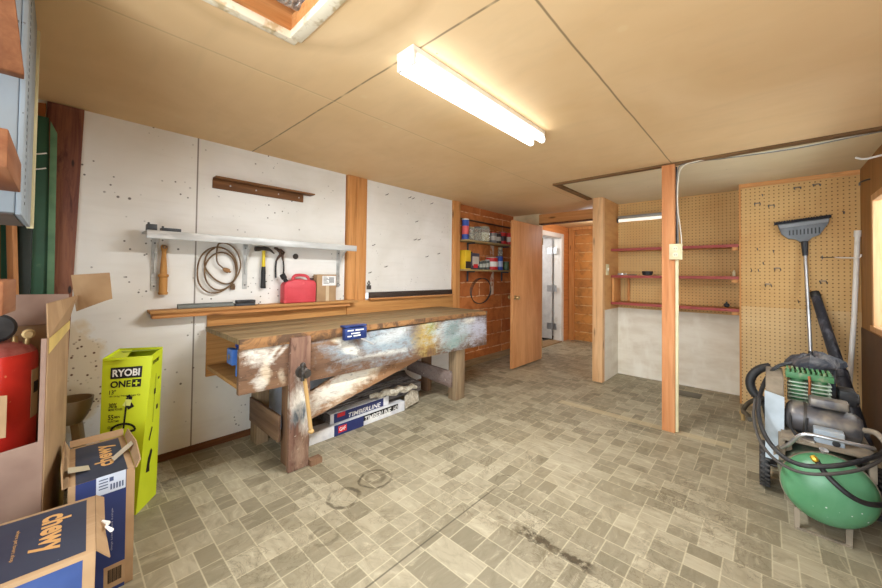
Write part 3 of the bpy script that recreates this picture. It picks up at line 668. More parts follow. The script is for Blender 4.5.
def can(y, z, r, h, body, lid, name, label, x=-2.87, band=None, glass=False, fill=None, group=None, cat='can'):
    t = thing(name, label, cat, (x, y, z), group); z += .0008
    if glass:
        MB().lathe((x, y, z), (0, 0, 1), [(0, r * .9), (.006, r), (h * .8, r), (h * .9, r * .8), (h * .9 + .001, r * .74), (h * .8, r * .92), (.01, r * .92), (.009, r * .1)], 18).build('jar', JAR, t)
        MB().lathe((x, y, z + .011), (0, 0, 1), [(0, r * .85), (h * .55, r * .88), (h * .56, r * .2)], 14).build('contents', fill, t)
        MB().lathe((x, y, z + h * .9 + .0012), (0, 0, 1), [(0, r * .86), (h * .09, r * .86), (h * .1, r * .8)], 18).build('lid', lid, t)
    else:
        MB().lathe((x, y, z), (0, 0, 1), [(0, r * .97), (.003, r), (h * .93, r), (h * .94, r * .98)], 20).build('body', body, t)
        MB().lathe((x, y, z + h * .9405), (0, 0, 1), [(0, r * 1.02), (h * .045, r * 1.02), (h * .06, r * .92)], 20).build('lid', lid, t)
        if band: MB().lathe((x, y, z + h * .25), (0, 0, 1), [(0, r), (0, r + .0012), (h * .4, r + .0012), (h * .4, r)], 20).build('label', band, t)
    return t
C = lambda n, c: M('paint_' + n, c, .45)
UP, LO = 1.70, 1.318
can(3.555, UP, .045, .27, C('blue', (52, 84, 168)), WHITEP, 'spray_can', 'tall blue white and red can at left of the upper shelf', band=C('redwhite', (214, 92, 92)))
can(3.66, UP, .045, .13, C('darkgrey', (78, 76, 74)), C('greylid', (120, 118, 112)), 'short_can', 'short grey can behind the first glass jar on the upper shelf', x=-2.925)
NAILS = M('mixed_nails', (170, 160, 134), .6, .0, [((80, 70, 54), 40, .4, .6), ((196, 180, 140), 50, .55, .65)])
can(3.655, UP, .04, .17, None, C('wirelid', (176, 164, 130)), 'glass_jar', 'tall narrow clear jar on the upper shelf next to the blue can', x=-2.845, glass=True, fill=NAILS)
can(3.80, UP, .062, .19, None, C('greylid', (120, 118, 112)), 'glass_jar', 'wide clear jar of dark hardware, second of the upper shelf', glass=True, fill=NAILS)
can(4.00, UP, .085, .215, None, C('dulllid', (168, 160, 132)), 'glass_jar', 'largest clear jar with pale contents in the middle of the upper shelf', x=-2.895, glass=True, fill=M('pale_contents', (240, 230, 196), .6, layers=[((180, 160, 116), 30, .45, .6)]))
can(4.175, UP, .055, .15, C('steelgrey', (128, 128, 128)), C('redlid', (190, 50, 44)), 'paint_can', 'grey can with a red lid on the upper shelf', band=C('pale', (190, 184, 172)))
can(4.30, UP, .05, .145, C('black', (44, 42, 44)), C('greylid', (120, 118, 112)), 'paint_can', 'black and grey can before the red ones on the upper shelf', band=C('pale', (190, 184, 172)))
can(4.43, UP, .058, .18, C('red', (186, 42, 42)), C('greylid', (120, 118, 112)), 'paint_can', 'red can with dark label on the upper shelf', band=C('black', (44, 42, 44)))
can(4.60, UP, .062, .18, C('red', (186, 42, 42)), C('redlid', (190, 50, 44)), 'paint_can', 'red can beside the door edge on the upper shelf', band=C('pale', (190, 184, 172)))
t = thing('yellow_carton', 'yellow and black box at left of the lower shelf', 'box', (-2.87, 3.57, LO))
MB().box(-2.935, -2.83, 3.515, 3.625, LO + .001, LO + .245).build('carton', C('yellow', (226, 190, 46)), t, bevel=.003)
MB().box(-2.8295, -2.828, 3.517, 3.623, LO + .01, LO + .10).build('label', C('black', (44, 42, 44)), t)
t = thing('oil_tin', 'dark rectangular tin with pale label on the lower shelf', 'tin', (-2.87, 3.74, LO))
MB().box(-2.92, -2.835, 3.65, 3.82, LO + .001, LO + .215).build('tin', C('navygrey', (70, 68, 84)), t, bevel=.005)
MB().box(-2.8345, -2.833, 3.665, 3.805, LO + .05, LO + .17).build('label', C('pale', (190, 184, 172)), t)
MB().box(-2.8328, -2.832, 3.69, 3.78, LO + .02, LO + .07).build('print', REDINK, t)
MB().cyl((-2.88, 3.70, LO + .216), (-2.88, 3.70, LO + .235), .014).build('cap', BLACK, t)
for i, (y, lab) in enumerate(((3.885, 'first small dark jar right of the tin on the lower shelf'), (3.965, 'second small dark jar right of the tin on the lower shelf'), (4.05, 'third small jar with pale lid next to the red can'))):
    can(y, LO, .032, .115 + .012 * i, C('jar_dark', (78, 82, 78)), C('dulllid', (168, 160, 132)) if i != 2 else WHITEP, 'small_jar', lab, band=C('pale2', (170, 172, 160)), group='small jars on the lower shelf', cat='jar')
can(4.195, LO, .085, .18, C('brightred', (206, 44, 48)), C('pale', (190, 184, 172)), 'coffee_can', 'wide bright red can with white label on the lower shelf', x=-2.895, band=WHITEP)
can(4.355, LO, .05, .20, C('blue', (52, 84, 168)), C('blue', (52, 84, 168)), 'spray_can', 'blue can right of the bright red can on the lower shelf', band=C('bluewhite', (170, 186, 214)))
can(4.535, LO, .045, .13, C('green', (74, 96, 66)), C('greylid', (120, 118, 112)), 'paint_can', 'short dark green can near the door on the lower shelf')
can(4.455, LO, .038, .34, None, C('wirelid', (176, 164, 130)), 'glass_bottle', 'tall clear bottle at the back of the lower shelf', x=-2.922, glass=True, fill=M('peach_contents', (216, 170, 124), .6), cat='bottle')
m = MB()
for q in range(3):
    m.tube([(-2.984 + .004 * q, 4.06 + (.25 - .012 * q) * math.cos(a), 1.02 + .18 * math.sin(a + .1 * q)) for a in [k * PI / 14 for k in range(28)]], .004, 6, True)
tag(m.build('wire_coil', IRON), 'loop of thin dark wire hung on the orange block wall', 'wire')

# ------------------------------------------------------------------ workbench
wb = thing('workbench', 'long old workbench smeared with white and blue paint', 'workbench', (-2.5, 1.9, 0))
BX = -2.22
g = NG('bench_top_wood'); f = g.noise(g.obj, (16, 1.1, 16), 5, .6, .7)
c = g.mix(g.ramp(f, .3, .7), lin((152, 130, 94)), lin((130, 108, 74)))
f2 = g.noise(g.obj, 6, 5, .7, 1); c = g.mix(g.math('MULTIPLY', g.ramp(f2, .55, .75), .6), c, lin((96, 78, 54)))
X, Y, Z = g.xyz(g.obj)
fr = g.math('ABSOLUTE', g.math('SUBTRACT', g.math('FRACT', g.math('DIVIDE', X, .16)), .5))
c = g.mix(g.math('MULTIPLY', g.ramp(fr, .03, .01), .7), c, lin((60, 44, 30)))
f3 = g.noise(g.obj, 11, 5, .7, 1, (4, 9, 2)); c = g.mix(g.math('MULTIPLY', g.ramp(f3, .62, .7), .5), c, lin((176, 116, 60)))
TOPM = g.done(c, .75)
m = MB()
for xa, xb in ((-2.893, -2.66), (-2.658, -2.43), (-2.428, BX)): m.box(xa, xb, .70 + random.uniform(-.004, .004), 3.125 + random.uniform(-.01, .01), .83, .862)
m.build('top', TOPM, wb, bevel=.003)
g = NG('bench_edge_wood'); f = g.noise(g.obj, (16, 1.5, 16), 4); c = g.mix(g.ramp(f, .3, .7), lin((128, 90, 56)), lin((166, 122, 76)))
f2 = g.noise(g.obj, 7, 5, .7, .6); c = g.mix(g.ramp(f2, .46, .58), c, lin((92, 68, 48)))
MB().box(BX + .0005, BX + .014, .70, 1.50, .80, .861).box(BX + .0005, BX + .012, 1.50, 3.125, .82, .861).build('front_lip', g.done(c, .7), wb, bevel=.002)
# paint-smeared boards: blobs of colour at their own places along the apron
def smeared(name, base, alt, blobs, axis='y', origin_y=1.9):
    g = NG(name); X, Y, Z = g.xyz(g.obj); Y = g.math('ADD', Y, origin_y)
    st = (10, 1.2, 14) if axis == 'y' else (14, 14, 1.2)
    f = g.noise(g.obj, st, 5, .65, .6); c = g.mix(g.ramp(f, .3, .7), lin(base), lin(alt))
    edge = g.noise(g.obj, 6.5, 6, .72, .9); fine = g.noise(g.obj, (26, 10, 40) if axis == 'y' else (34, 34, 9), 6, .7, .9, (1, 8, 3)); streak = g.noise(g.obj, (9, 6, 22) if axis == 'y' else (20, 20, 5), 5, .7, .8, (4, 4, 4))
    for (cy, cz, ry, rz, rot, col, den) in blobs:
        y = g.math('SUBTRACT', Y, cy); z = g.math('SUBTRACT', Z, cz); co, si = math.cos(rot), math.sin(rot)
        a = g.math('DIVIDE', g.math('ADD', g.math('MULTIPLY', y, co), g.math('MULTIPLY', z, si)), ry)
        b = g.math('DIVIDE', g.math('SUBTRACT', g.math('MULTIPLY', z, co), g.math('MULTIPLY', y, si)), rz)
        d = g.math('ADD', g.math('SQRT', g.math('ADD', g.math('MULTIPLY', a, a), g.math('MULTIPLY', b, b))), g.math('MULTIPLY', g.math('SUBTRACT', edge, .5), 2.2))
        d = g.math('ADD', d, g.math('MULTIPLY', g.math('SUBTRACT', streak, .5), 1.8))
        mk = g.math('MULTIPLY', g.ramp(d, 1.35, .45), g.math('ADD', .45, g.math('MULTIPLY', g.ramp(fine, .36, .54), .55)))
        c = g.mix(g.math('MULTIPLY', mk, den), c, lin(col))
    c = g.mix(g.math('MULTIPLY', g.ramp(fine, .54, .68), .55), c, lin(tuple(x * .5 for x in base)))
    c = g.mix(g.math('MULTIPLY', g.ramp(g.noise(g.obj, 40, 3, .6, 0, (5, 5, 5)), .68, .72), .6), c, lin((206, 196, 180)))
    g.bump(streak, .25, .003)
    return g.done(c, .7, 0, .25)
W_ = (226, 222, 210); B_ = (158, 176, 186); Y_ = (186, 156, 76); T_ = (140, 168, 160)
APR = smeared('apron_paint', (100, 76, 62), (136, 104, 78), [
    (.82, .75, .09, .07, -.3, W_, .95), (.90, .76, .15, .022, .9, W_, .95), (.96, .775, .1, .016, .8, W_, .9), (.85, .65, .03, .07, 0, (222, 204, 176), .9), (.82, .585, .03, .06, .2, W_, .8), (.95, .60, .02, .05, .2, (200, 184, 160), .7),
    (1.33, .79, .05, .04, 0, (222, 200, 160), .8), (1.76, .71, .46, .14, 0, B_, .95), (1.45, .70, .12, .035, -.5, W_, .9), (1.85, .76, .20, .05, .2, (206, 210, 208), .8), (1.70, .615, .25, .022, .0, W_, .7), (1.60, .60, .2, .02, 0, (90, 70, 56), .7), (2.08, .76, .07, .07, .3, (100, 84, 70), .7),
    (2.25, .70, .16, .16, 0, Y_, .95), (2.28, .76, .06, .06, 0, (140, 150, 80), .7), (2.66, .70, .34, .16, 0, (190, 204, 210), 1.0), (2.58, .72, .12, .07, .4, (98, 124, 116), .75), (2.62, .60, .2, .05, .2, T_, .8), (2.98, .68, .16, .15, 0, (196, 198, 214), .97), (2.82, .78, .1, .03, 0, W_, .8)])
m = MB().prism([(BX - .035, .705, .54), (BX - .035, 3.132, .50), (BX - .035, 3.132, .829), (BX - .035, .705, .799)], (.035, 0, 0))
m.bm.free(); m = MB().hexa([(BX - .036, .705, .54), (BX, .705, .54), (BX, 3.132, .497), (BX - .036, 3.132, .497), (BX - .036, .705, .799), (BX, .705, .799), (BX, 3.132, .819), (BX - .036, 3.132, .819)])
m.build('apron', APR, wb, bevel=.002)
MB().box(-2.89, BX - .037, .71, .99, .565, .59).build('bottom_board', wood('bench_inside', (160, 120, 72), (182, 142, 92), 'y', knots=False), wb, bevel=.002)
GREYW = wood('weathered_leg', (128, 106, 82), (160, 138, 108), 'z', dark=(70, 54, 42))
BRNW = wood('brown_leg', (112, 84, 64), (142, 110, 84), 'z', dark=(60, 44, 36))
MB().box(-2.36, BX - .037, 2.675, 2.81, 0, .829).build('leg', GREYW, wb, bevel=.004)
MB().box(-2.36, BX - .037, 1.01, 1.12, .0, .829).build('leg', BRNW, wb, bevel=.004)
MB().box(-2.83, -2.71, .985, 1.07, 0, .829).build('leg', GREYW, wb, bevel=.004)
MB().box(-2.75, -2.65, 2.67, 2.73, 0, .829).build('leg', BRNW, wb, bevel=.004)
RAIL = wood('rail_brown', (104, 80, 62), (134, 108, 86), 'x', dark=(58, 44, 36))
MB().box(-2.80, -2.30, .965, .984, .16, .33).build('rail', RAIL, wb, bevel=.002)
MB().hexa([(-2.89, 2.59, .20), (-2.30, 2.643, .128), (-2.30, 2.668, .128), (-2.89, 2.62, .20), (-2.89, 2.59, .33), (-2.30, 2.643, .285), (-2.30, 2.668, .285), (-2.89, 2.62, .33)]).build('rail', smeared('rail_specks', (96, 72, 62), (120, 96, 84), [(2.63, .24, .1, .1, 0, (190, 184, 180), .25)]), wb, bevel=.002)
# vise chop, screw and handle on the front
CHOP = smeared('chop_wood', (98, 68, 58), (150, 118, 98), [(1.045, .44, .06, .13, 0, W_, 1.0), (1.085, .36, .045, .13, 0, W_, 1.0), (1.05, .345, .05, .07, -.5, (88, 96, 102), 1.0), (1.06, .10, .05, .12, 0, (176, 150, 128), .7)], 'z')
CX = -2.185
m = MB().hexa([(BX + .001, .985, 0.0), (CX, .985, 0.0), (CX, 1.118, 0.0), (BX + .001, 1.118, 0.0), (BX + .001, .988, .838), (CX, .988, .838), (CX, 1.122, .838), (BX + .001, 1.122, .838)])
m.build('vise_chop', CHOP, wb, bevel=.006)
sc = MB().lathe((CX + .0005, 1.055, .62), (1, 0, 0), [(0, .038), (.008, .04), (.012, .024), (.03, .022), (.034, .03), (.075, .03), (.08, .024), (.095, .02), (.097, .006)], 18).build('vise_screw', IRON, wb)
MB().cyl((CX + .056, 1.04, .665), (CX + .056, 1.04, .575), .013).ball((CX + .056, 1.04, .672), .018, n=10).build('handle_end', IRON, sc)
MB().tube([(CX + .056, 1.05, .60), (CX + .058, 1.075, .43), (CX + .058, 1.10, .245)], .0125, 10).ball((CX + .058, 1.10, .245), .02, (1, 1, .8), 10).build('vise_handle', wood('pale_handle', (206, 172, 116), (190, 152, 96), 'z', knots=False), wb)
MB().box(BX + .005, BX + .06, 1.121, 1.20, .0, .035).build('foot_block', BRNW, wb)
# wide diagonal board between leg and apron
BRC = smeared('brace_paint', (146, 110, 80), (170, 130, 96), [(1.3, .40, .24, .075, .42, W_, .95), (1.55, .47, .32, .085, .42, (236, 226, 204), 1.0), (1.42, .45, .3, .07, .42, W_, .9), (1.85, .52, .12, .03, .42, (110, 78, 60), .7)])
m = MB().prism([(-2.30, 1.125, .245), (-2.30, 2.28, .512), (-2.30, 2.28, .525), (-2.30, 1.60, .585), (-2.30, 1.46, .55), (-2.30, 1.125, .425)], (.028, 0, 0))
m.build('brace', BRC, wb, bevel=.002)
# blue vise clamped on the front lip
bv = thing('clamp_vise', 'small dark blue vise clamped on the bench front edge', 'vise', (-2.2, 1.45, .82))
BLUE = M('navy_enamel', (34, 52, 104), .4, layers=[((52, 72, 128), 9, .5, .7)])
vx = BX + .0155
MB().box(vx, vx + .035, 1.36, 1.545, .775, .858).build('jaw', BLUE, bv, bevel=.004)
MB().box(vx - .03, vx + .035, 1.36, 1.545, .8635, .876).build('clamp_plate', BLUE, bv, bevel=.003)
F = [(vx + .035, 1.36, .775), (vx + .035, 1.545, .775), (vx + .035, 1.545, .858), (vx + .035, 1.36, .858)]
mm = MB()
for k, (a, b_, w_) in enumerate(((.02, .012, .05), (.085, .012, .07), (.05, .034, .075), (.02, .052, .035), (.07, .052, .06))): patch(F, a, b_, w_, .009, None, None, '', .0012, mb=mm)
mm.build('print', WHITEINK, bv)
MB().cyl((vx + .028, 1.50, .774), (vx + .10, 1.56, .735), .006, n=8).build('clamp_screw', STEEL, bv)
# blue tool hanging in the open bench end
t = thing('caulking_tool', 'bright blue plastic tool hanging in the open bench end', 'tool', (-2.33, .745, .7))
BLP = M('blue_plastic', (66, 112, 192), .4, layers=[((90, 136, 210), 8, .4, .7)])
MB().box(-2.50, -2.40, .722, .757, .675, .77).build('plate', BLP, t, bevel=.004)
MB().cyl((-2.45, .787, .594), (-2.45, .787, .77), .028).build('tube', BLP, t)
MB().ball((-2.45, .787, .785), .034, (1, 1, .6)).build('cap', M('deep_blue', (34, 56, 128), .4), t)
MB().prism([(-2.45, .7215, .70), (-2.465, .7215, .725), (-2.45, .7215, .74), (-2.435, .7215, .72)], (0, -.004, 0)).build('trigger', BRASS, t)
# added pale blue panel: bluish shade of the white wall put into colour
fb = MB().hexa([(-2.87, 1.10, .001), (-2.84, 1.10, .001), (-2.84, 2.10, .001), (-2.87, 2.10, .001), (-2.895, 1.10, .50), (-2.875, 1.10, .50), (-2.875, 2.10, .50), (-2.895, 2.10, .50)])
tag(fb.build('blue_shade_panel', M('pale_blue_shade', (216, 230, 250), .7), bevel=.004), 'pale blue panel added as bluish shade of the white wall under the bench', 'shade panel')

# shingle bundles under the bench
SHG = NG('asphalt_shingle'); g = SHG; f = g.noise(g.obj, (10, 3, 60), 4, .6); c = g.mix(g.ramp(f, .35, .7), lin((104, 98, 98)), lin((146, 138, 132)))
f2 = g.noise(g.obj, (30, 5, 30), 3); c = g.mix(g.ramp(f2, .55, .7), c, lin((56, 52, 54))); SHGM = g.done(c, .85)
WRAP = M('white_wrap', (226, 226, 226), .45, layers=[((196, 198, 204), 9, .45, .7)])
NAVY = M('navy_print', (42, 52, 104), .45)
def bundle(x1, y0, y1, z0, z1, label, dx, texts, skew):
    t = thing('shingle_bundle', label, 'shingles', (x1 - dx / 2, (y0 + y1) / 2, z0), 'bundles of roof shingles under the bench')
    P = [(x1 - dx, y0, z0), (x1, y0, z0), (x1 + skew, y1, z0), (x1 - dx + skew, y1, z0)]
    m = MB(); n = 5
    for k in range(n):
        a = z0 + (z1 - z0) * k / n + .001; b = z0 + (z1 - z0) * (k + 1) / n - .0005; j = random.uniform(-.004, .001)
        m.hexa([(p[0] + (j if i in (1, 2) else 0), p[1], a) for i, p in enumerate(P)] + [(p[0] + (j if i in (1, 2) else 0), p[1], b) for i, p in enumerate(P)])
    m.build('shingles', SHGM, t)
    F = [(x1 + .003, y0, z0 + .002), (x1 + skew + .003, y1, z0 + .002), (x1 + skew + .003, y1, z1), (x1 + .003, y0, z1)]
    w = MB().sheet([Vector(F[0]), Vector(F[1]), Vector(F[2]), Vector(F[3])], .002).hexa([(x1 - .10, y0, z1 + .0005), (x1 + .004, y0, z1 + .0005), (x1 + skew + .004, y1, z1 + .0005), (x1 + skew - .06, y1, z1 + .0005), (x1 - .10, y0, z1 + .003), (x1 + .004, y0, z1 + .003), (x1 + skew + .004, y1, z1 + .003), (x1 + skew - .06, y1, z1 + .003)])
    w.build('wrapper', WRAP, t)
    return t, F
sb, F = bundle(-2.425, 1.24, 2.16, 0.001, .085, 'lower bundle of roof shingles in white wrapper with navy band', .37, None, -.015)
Hb = .083
patch(F, .20, .0, .27, Hb, NAVY, sb, 'band', .0030); patch(F, .47, .0, .37, Hb * .55, INK, sb, 'dark_band', .0030)
patch(F, .235, .016, .075, .05, REDINK, sb, 'logo', .0036)
lettering('GAF', F, .245, .026, .055, .028, WHITEINK, sb, bold=.02, off=.0042)
lettering('TIMBERLINE', F, .48, .012, .28, .05, WHITEINK, sb, bold=.02, shear=.2, off=.0042)
lettering('HD', F, .785, .012, .05, .036, WHITEINK, sb, bold=.02, shear=.2, off=.0042)
sb2, F = bundle(-2.452, 1.42, 2.0, .09, .165, 'upper bundle of roof shingles with navy lettered wrapper', .33, None, -.02)
patch(F, .03, .002, .49, .07, NAVY, sb2, 'band', .0030)
patch(F, .06, .006, .07, .03, REDINK, sb2, 'logo', .0036)
lettering('TIMBERLINE', F, .16, .03, .33, .035, WHITEINK, sb2, bold=.015, shear=.2, off=.0042)
m = MB()
for k in range(6):
    z = .1705 + .011 * k; a = -.02 * k
    m.hexa([(-2.80, 1.35, z), (-2.50 + a, 1.35 + .03 * k, z), (-2.53 + a, 2.46 - .03 * k, z), (-2.82, 2.50, z), (-2.80, 1.35, z + .008), (-2.50 + a, 1.35 + .03 * k, z + .008), (-2.53 + a, 2.46 - .03 * k, z + .008), (-2.82, 2.50, z + .008)])
m.box(-2.80, -2.55, 2.05, 2.47, .09, .166)
tag(m.build('loose_shingles', SHGM), 'loose dark shingles stacked on top of the wrapped bundles', 'shingles')
CRUM = NG('crumpled_wrap'); g = CRUM; f = g.noise(g.obj, 22, 5, .7, 1); g.bump(f, 1, .03); c = g.mix(g.ramp(f, .4, .6), lin((222, 214, 196)), lin((176, 164, 140))); CRM = g.done(c, .5)
m = MB(); R = []
for k in range(11):
    u = k / 10; yy = 1.78 + .55 * u; xx = -2.475 - .02 * u + .012 * math.sin(k * 1.9); zz = .20 - .04 * u + .012 * math.sin(k * 2.3); r = .018 + .018 * math.sin(PI * u) + .006 * math.sin(k * 3.1)
    R.append((xx + .034, yy, zz + .018, r * .9))
m.tube([(a, b, c_) for a, b, c_, r in R], [r for *_, r in R], 9)
tag(m.build('torn_wrapper', CRM), 'crumpled torn white wrapper along the front of the shingles', 'wrapper')
m = MB(); 
m.sheet([(-2.438, 2.17, .012), (-2.46, 2.36, .03), (-2.52, 2.40, .10), (-2.50, 2.30, .14), (-2.445, 2.165, .125)], .004)
tag(m.build('torn_paper', CRM), 'ragged cream paper flap at the right end of the shingles', 'paper')

# bent nails on the right white panel
for k, (y, z) in enumerate([(2.29, 2.07), (2.61, 2.093), (2.66, 2.09), (2.96, 2.08), (2.72, 1.838), (2.70, 1.631), (2.76, 1.636), (2.13, 1.531), (3.09, 1.493), (2.09, 1.253), (2.89, 1.448), (2.29, 1.317)]):
    x = WX + .0065
    tag(MB().tube([(x, y, z), (x + .02, y + .004, z + .002), (x + .034, y + .012, z + .012)], .0032, 6).build('nail', IRON), 'bent dark nail sticking out of the white panel right of the wood post', 'nail', 'bent nails in the white panel')
t = MB().box(WX + .004, WX + .02, 2.07, 2.115, 1.09, 1.13).tube([(WX + .015, 2.09, 1.13), (WX + .015, 2.075, 1.15), (WX + .015, 2.09, 1.175), (WX + .015, 2.105, 1.15), (WX + .015, 2.09, 1.13)], .005, 6)
tag(t.build('padlock', IRON, bevel=.001), 'small dark padlock hung low beside the wood post', 'padlock')

# ------------------------------------------------------------------ right end: broom, poles, hooks
br = thing('broom', 'grey push broom leaning head up on the pegboard', 'broom', (.28, 4.3, 0))
HG = M('broom_grey', (112, 116, 120), .4, layers=[((92, 96, 100), 8, .4, .7)]); DG = M('broom_dark', (52, 54, 58), .5)
yb = 4.575
def bp(x, z, y=yb): return (x, y, z)
hd = MB().prism([bp(.072, 1.752), bp(.405, 1.785), bp(.40, 1.742), bp(.345, 1.64), bp(.30, 1.618), bp(.275, 1.585), bp(.225, 1.58), bp(.195, 1.605), bp(.145, 1.615), bp(.10, 1.66)], (0, .035, 0)).build('head', HG, br, bevel=.006)
MB().prism([bp(.09, 1.715, yb - .008), bp(.395, 1.748, yb - .008), bp(.400, 1.775, yb - .008), bp(.083, 1.742, yb - .008)], (0, .0075, 0)).build('band', M('broom_band', (140, 144, 148), .35), hd)
m = MB()
for k in range(9):
    x = .15 + k * .0235; m.box(x, x + .009, yb - .005, yb - .0005, 1.645 + .001 * k, 1.69 + .002 * k)
m.build('ribs', DG, hd)
m = MB()
for k in range(44):
    x = .055 + k * .0083; z = 1.752 + (x - .07) * .1; m.beam((x, yb + .017, z + .001), (x + .001 * math.sin(k * 2), yb + .017, z + .026 + .003 * math.sin(k * 3.3)), .0081, .03, (0, 1, 0))
m.build('bristles', M('black_bristle', (38, 38, 42), .8), br)
MB().lathe((.25, yb + .015, 1.583), Vector((.004, -.016, -.13)), [(0, .026), (.03, .024), (.1, .02), (.13, .019)], 14).build('collar', DG, br)
MB().cyl((.254, yb - .001, 1.455), (.272, 4.42, .62), .0135, n=12).build('pole', STEEL, br)
MB().cyl((.272, 4.42, .62), (.283, 4.30, .004), .015, n=12).build('grip', BLACK, br)
wp = thing('white_pole', 'slim white pipe leaning in the pegboard corner', 'pole', (.5, 4.4, 0))
MB().tube([(.566, 4.60, 1.64), (.545, 4.56, 1.15), (.532, 4.53, .90), (.50, 4.45, .5), (.46, 4.33, .004)], .017, 10).build('pipe', WHITEP, wp)
MB().cyl((.5645, 4.598, 1.61), (.568, 4.603, 1.66), .022, n=12).build('end_cap', WHITEP, wp)
vt = thing('vacuum_tube', 'long black vacuum wand leaning behind the compressor', 'vacuum tube', (.5, 3.7, 0))
g = NG('scuffed_black'); f = g.noise(g.obj, (20, 20, 6), 4); c = g.mix(g.ramp(f, .5, .75), lin((44, 46, 54)), lin((104, 106, 116))); SCUF = g.done(c, .45)
MB().cyl((.318, 4.57, 1.085), (.42, 4.22, .52), .033, .038, 16).build('tube', SCUF, vt)
MB().lathe((.42, 4.22, .52), Vector((.10, -.35, -.56)), [(0, .038), (.001, .045), (.06, .045), (.065, .041), (.45, .046), (.55, .048)], 16).build('lower_tube', SCUF, vt)
MB().lathe((.318, 4.57, 1.085), Vector((-.02, .03, .1)), [(0, .033), (.01, .036), (.05, .030), (.055, .012)], 16).build('nozzle', BLACK, vt)
HOOK = M('hook_wire', (110, 106, 100), .4, .7)
k = 0
for x, z, w in [(.206, 2.092, 1), (.327, 2.1, 1), (-.033, 2.062, 0), (-.069, 1.979, 1), (.03, 1.947, 1), (-.071, 1.54, 0), (.042, 1.516, 0), (-.029, 1.403, 0), (-.115, 1.335, 0), (-.065, 1.335, 0), (.069, 1.344, 1), (.005, 1.191, 1), (.363, 1.228, 1), (.486, 1.838, 0), (.206, 1.05, 0)]:
    m = MB()
    for dx in ((-.02, .02) if w else (0,)):
        m.tube([(x + dx, 4.634, z), (x + dx, 4.61, z), (x + dx + .004, 4.592, z - .022), (x + dx + .004, 4.57, z - .026), (x + dx + .004, 4.566, z - .008)], .0032, 6)
    if w: m.beam((x - .022, 4.612, z), (x + .022, 4.612, z), .003, .008)
    tag(m.build('pegboard_hook', HOOK), 'small empty wire hook on the pegboard around the broom', 'hook', 'empty pegboard hooks'); k += 1
tag(MB().tube([(.44, 4.625, 1.437), (.45, 4.58, 1.433), (.505, 4.53, 1.428), (.553, 4.52, 1.426), (.572, 4.52, 1.432), (.575, 4.52, 1.455)], .005, 8, smooth=1).build('tool_hook', WHITEP), 'long white hook holding the white pipe', 'hook')
tag(MB().box(.36, .366, 4.62, 4.6275, 1.42, 1.455).tube([(.35, 4.622, 1.437), (.40, 4.60, 1.437), (.43, 4.612, 1.437)], .0035, 6).build('double_hook', HOOK), 'flat grey hook left of the long white hook', 'hook')
tag(MB().tube([(.584, 3.80, 2.10), (.565, 3.79, 2.095), (.50, 3.80, 2.085), (.46, 3.77, 2.10)], .007, 8, smooth=1).build('ceiling_hook', WHITEP), 'white hook high on the right wall near the ceiling', 'hook')
tag(MB().tube([(.584, 4.22, 2.02), (.565, 4.21, 2.015), (.53, 4.20, 2.0), (.53, 4.20, 1.975)], .006, 8, smooth=1).build('wall_hook', HOOK), 'small bent hook on the right wall near the corner', 'hook')

# ------------------------------------------------------------------ air compressor
ac = thing('air_compressor', 'old green wheeled air compressor in the right corner', 'compressor', (.2, 2.85, 0))
g = NG('worn_green_paint'); f = g.noise(g.obj, 4, 5, .65, .5); c = g.mix(g.ramp(f, .35, .7), lin((76, 136, 92)), lin((98, 152, 114)))
d, _ = g.voro(g.obj, 30); c = g.mix(g.math('MULTIPLY', g.ramp(d, .12, .08), g.ramp(g.noise(g.obj, 6, 2), .5, .56)), c, lin((206, 214, 206)))
f2 = g.noise(g.obj, 3, 3, .6, 0, (7, 7, 1)); c = g.mix(g.math('MULTIPLY', g.ramp(f2, .55, .75), .4), c, lin((60, 110, 116)))
GREEN = g.done(c, .38, 0, .5)
DUST = M('dusty_grey', (134, 122, 104), .85, layers=[((108, 98, 84), 12, .4, .7)])
DUSTG = M('dusty_dark_metal', (92, 90, 92), .42, .4, [((150, 140, 124), 9, .45, .7), ((60, 60, 64), 5, .5, .8)])
tc = Vector((.212, 2.54, .226)); ax = Vector((-.05, 1, 0)).normalized()
MB().lathe(tc, ax, [(.021, .167), (.56, .167), (.60, .152), (.64, .10), (.66, .01)], 40).build('tank', M('dusty_green_grey', (120, 122, 102), .8, layers=[((96, 112, 90), 5, .4, .65), ((140, 128, 108), 14, .5, .7)]), ac)
MB().lathe(tc, ax, [(-.082, .004), (-.08, .04), (-.072, .08), (-.056, .118), (-.034, .146), (-.006, .163), (.02, .168)], 40).build('tank_end', GREEN, ac)
MB().lathe(tc, ax, [(.018, .1682), (.018, .171), (.03, .171), (.03, .1682)], 40).build('weld_seam', DUST, ac)
wx = (-.016, .432)
for x in wx:
    wl = MB().lathe((x - .024, 2.93, .125), (1, 0, 0), [(0, .07), (0, .11), (.008, .122), (.016, .125), (.032, .125), (.04, .122), (.048, .11), (.048, .07)], 32)
    tr = MB()
    for k in range(28):
        a = 2 * PI * k / 28
        for s, dd in ((-.012, 0), (.012, .11)):
            cx_, cz_ = math.cos(a + dd), math.sin(a + dd); tr.beam((x + s - .010, 2.93 + .1262 * cx_, .125 + .1262 * cz_), (x + s + .010, 2.93 + .1262 * math.cos(a + dd + .06), .125 + .1262 * math.sin(a + dd + .06)), .010, .004, (0, cx_, cz_))
    bmesh.ops.translate(tr.bm, verts=tr.bm.verts[:], vec=(0, 0, .003)); bmesh.ops.translate(wl.bm, verts=wl.bm.verts[:], vec=(0, 0, .003))
    w_ = wl.build('wheel', BLACK, ac); tr.build('tread', M('tread_rubber', (72, 70, 68), .8), w_)
    MB().lathe((x - .018, 2.93, .128), (1, 0, 0), [(0, .012), (0, .071), (.036, .071), (.036, .012)], 24).build('hub', DUST, w_)
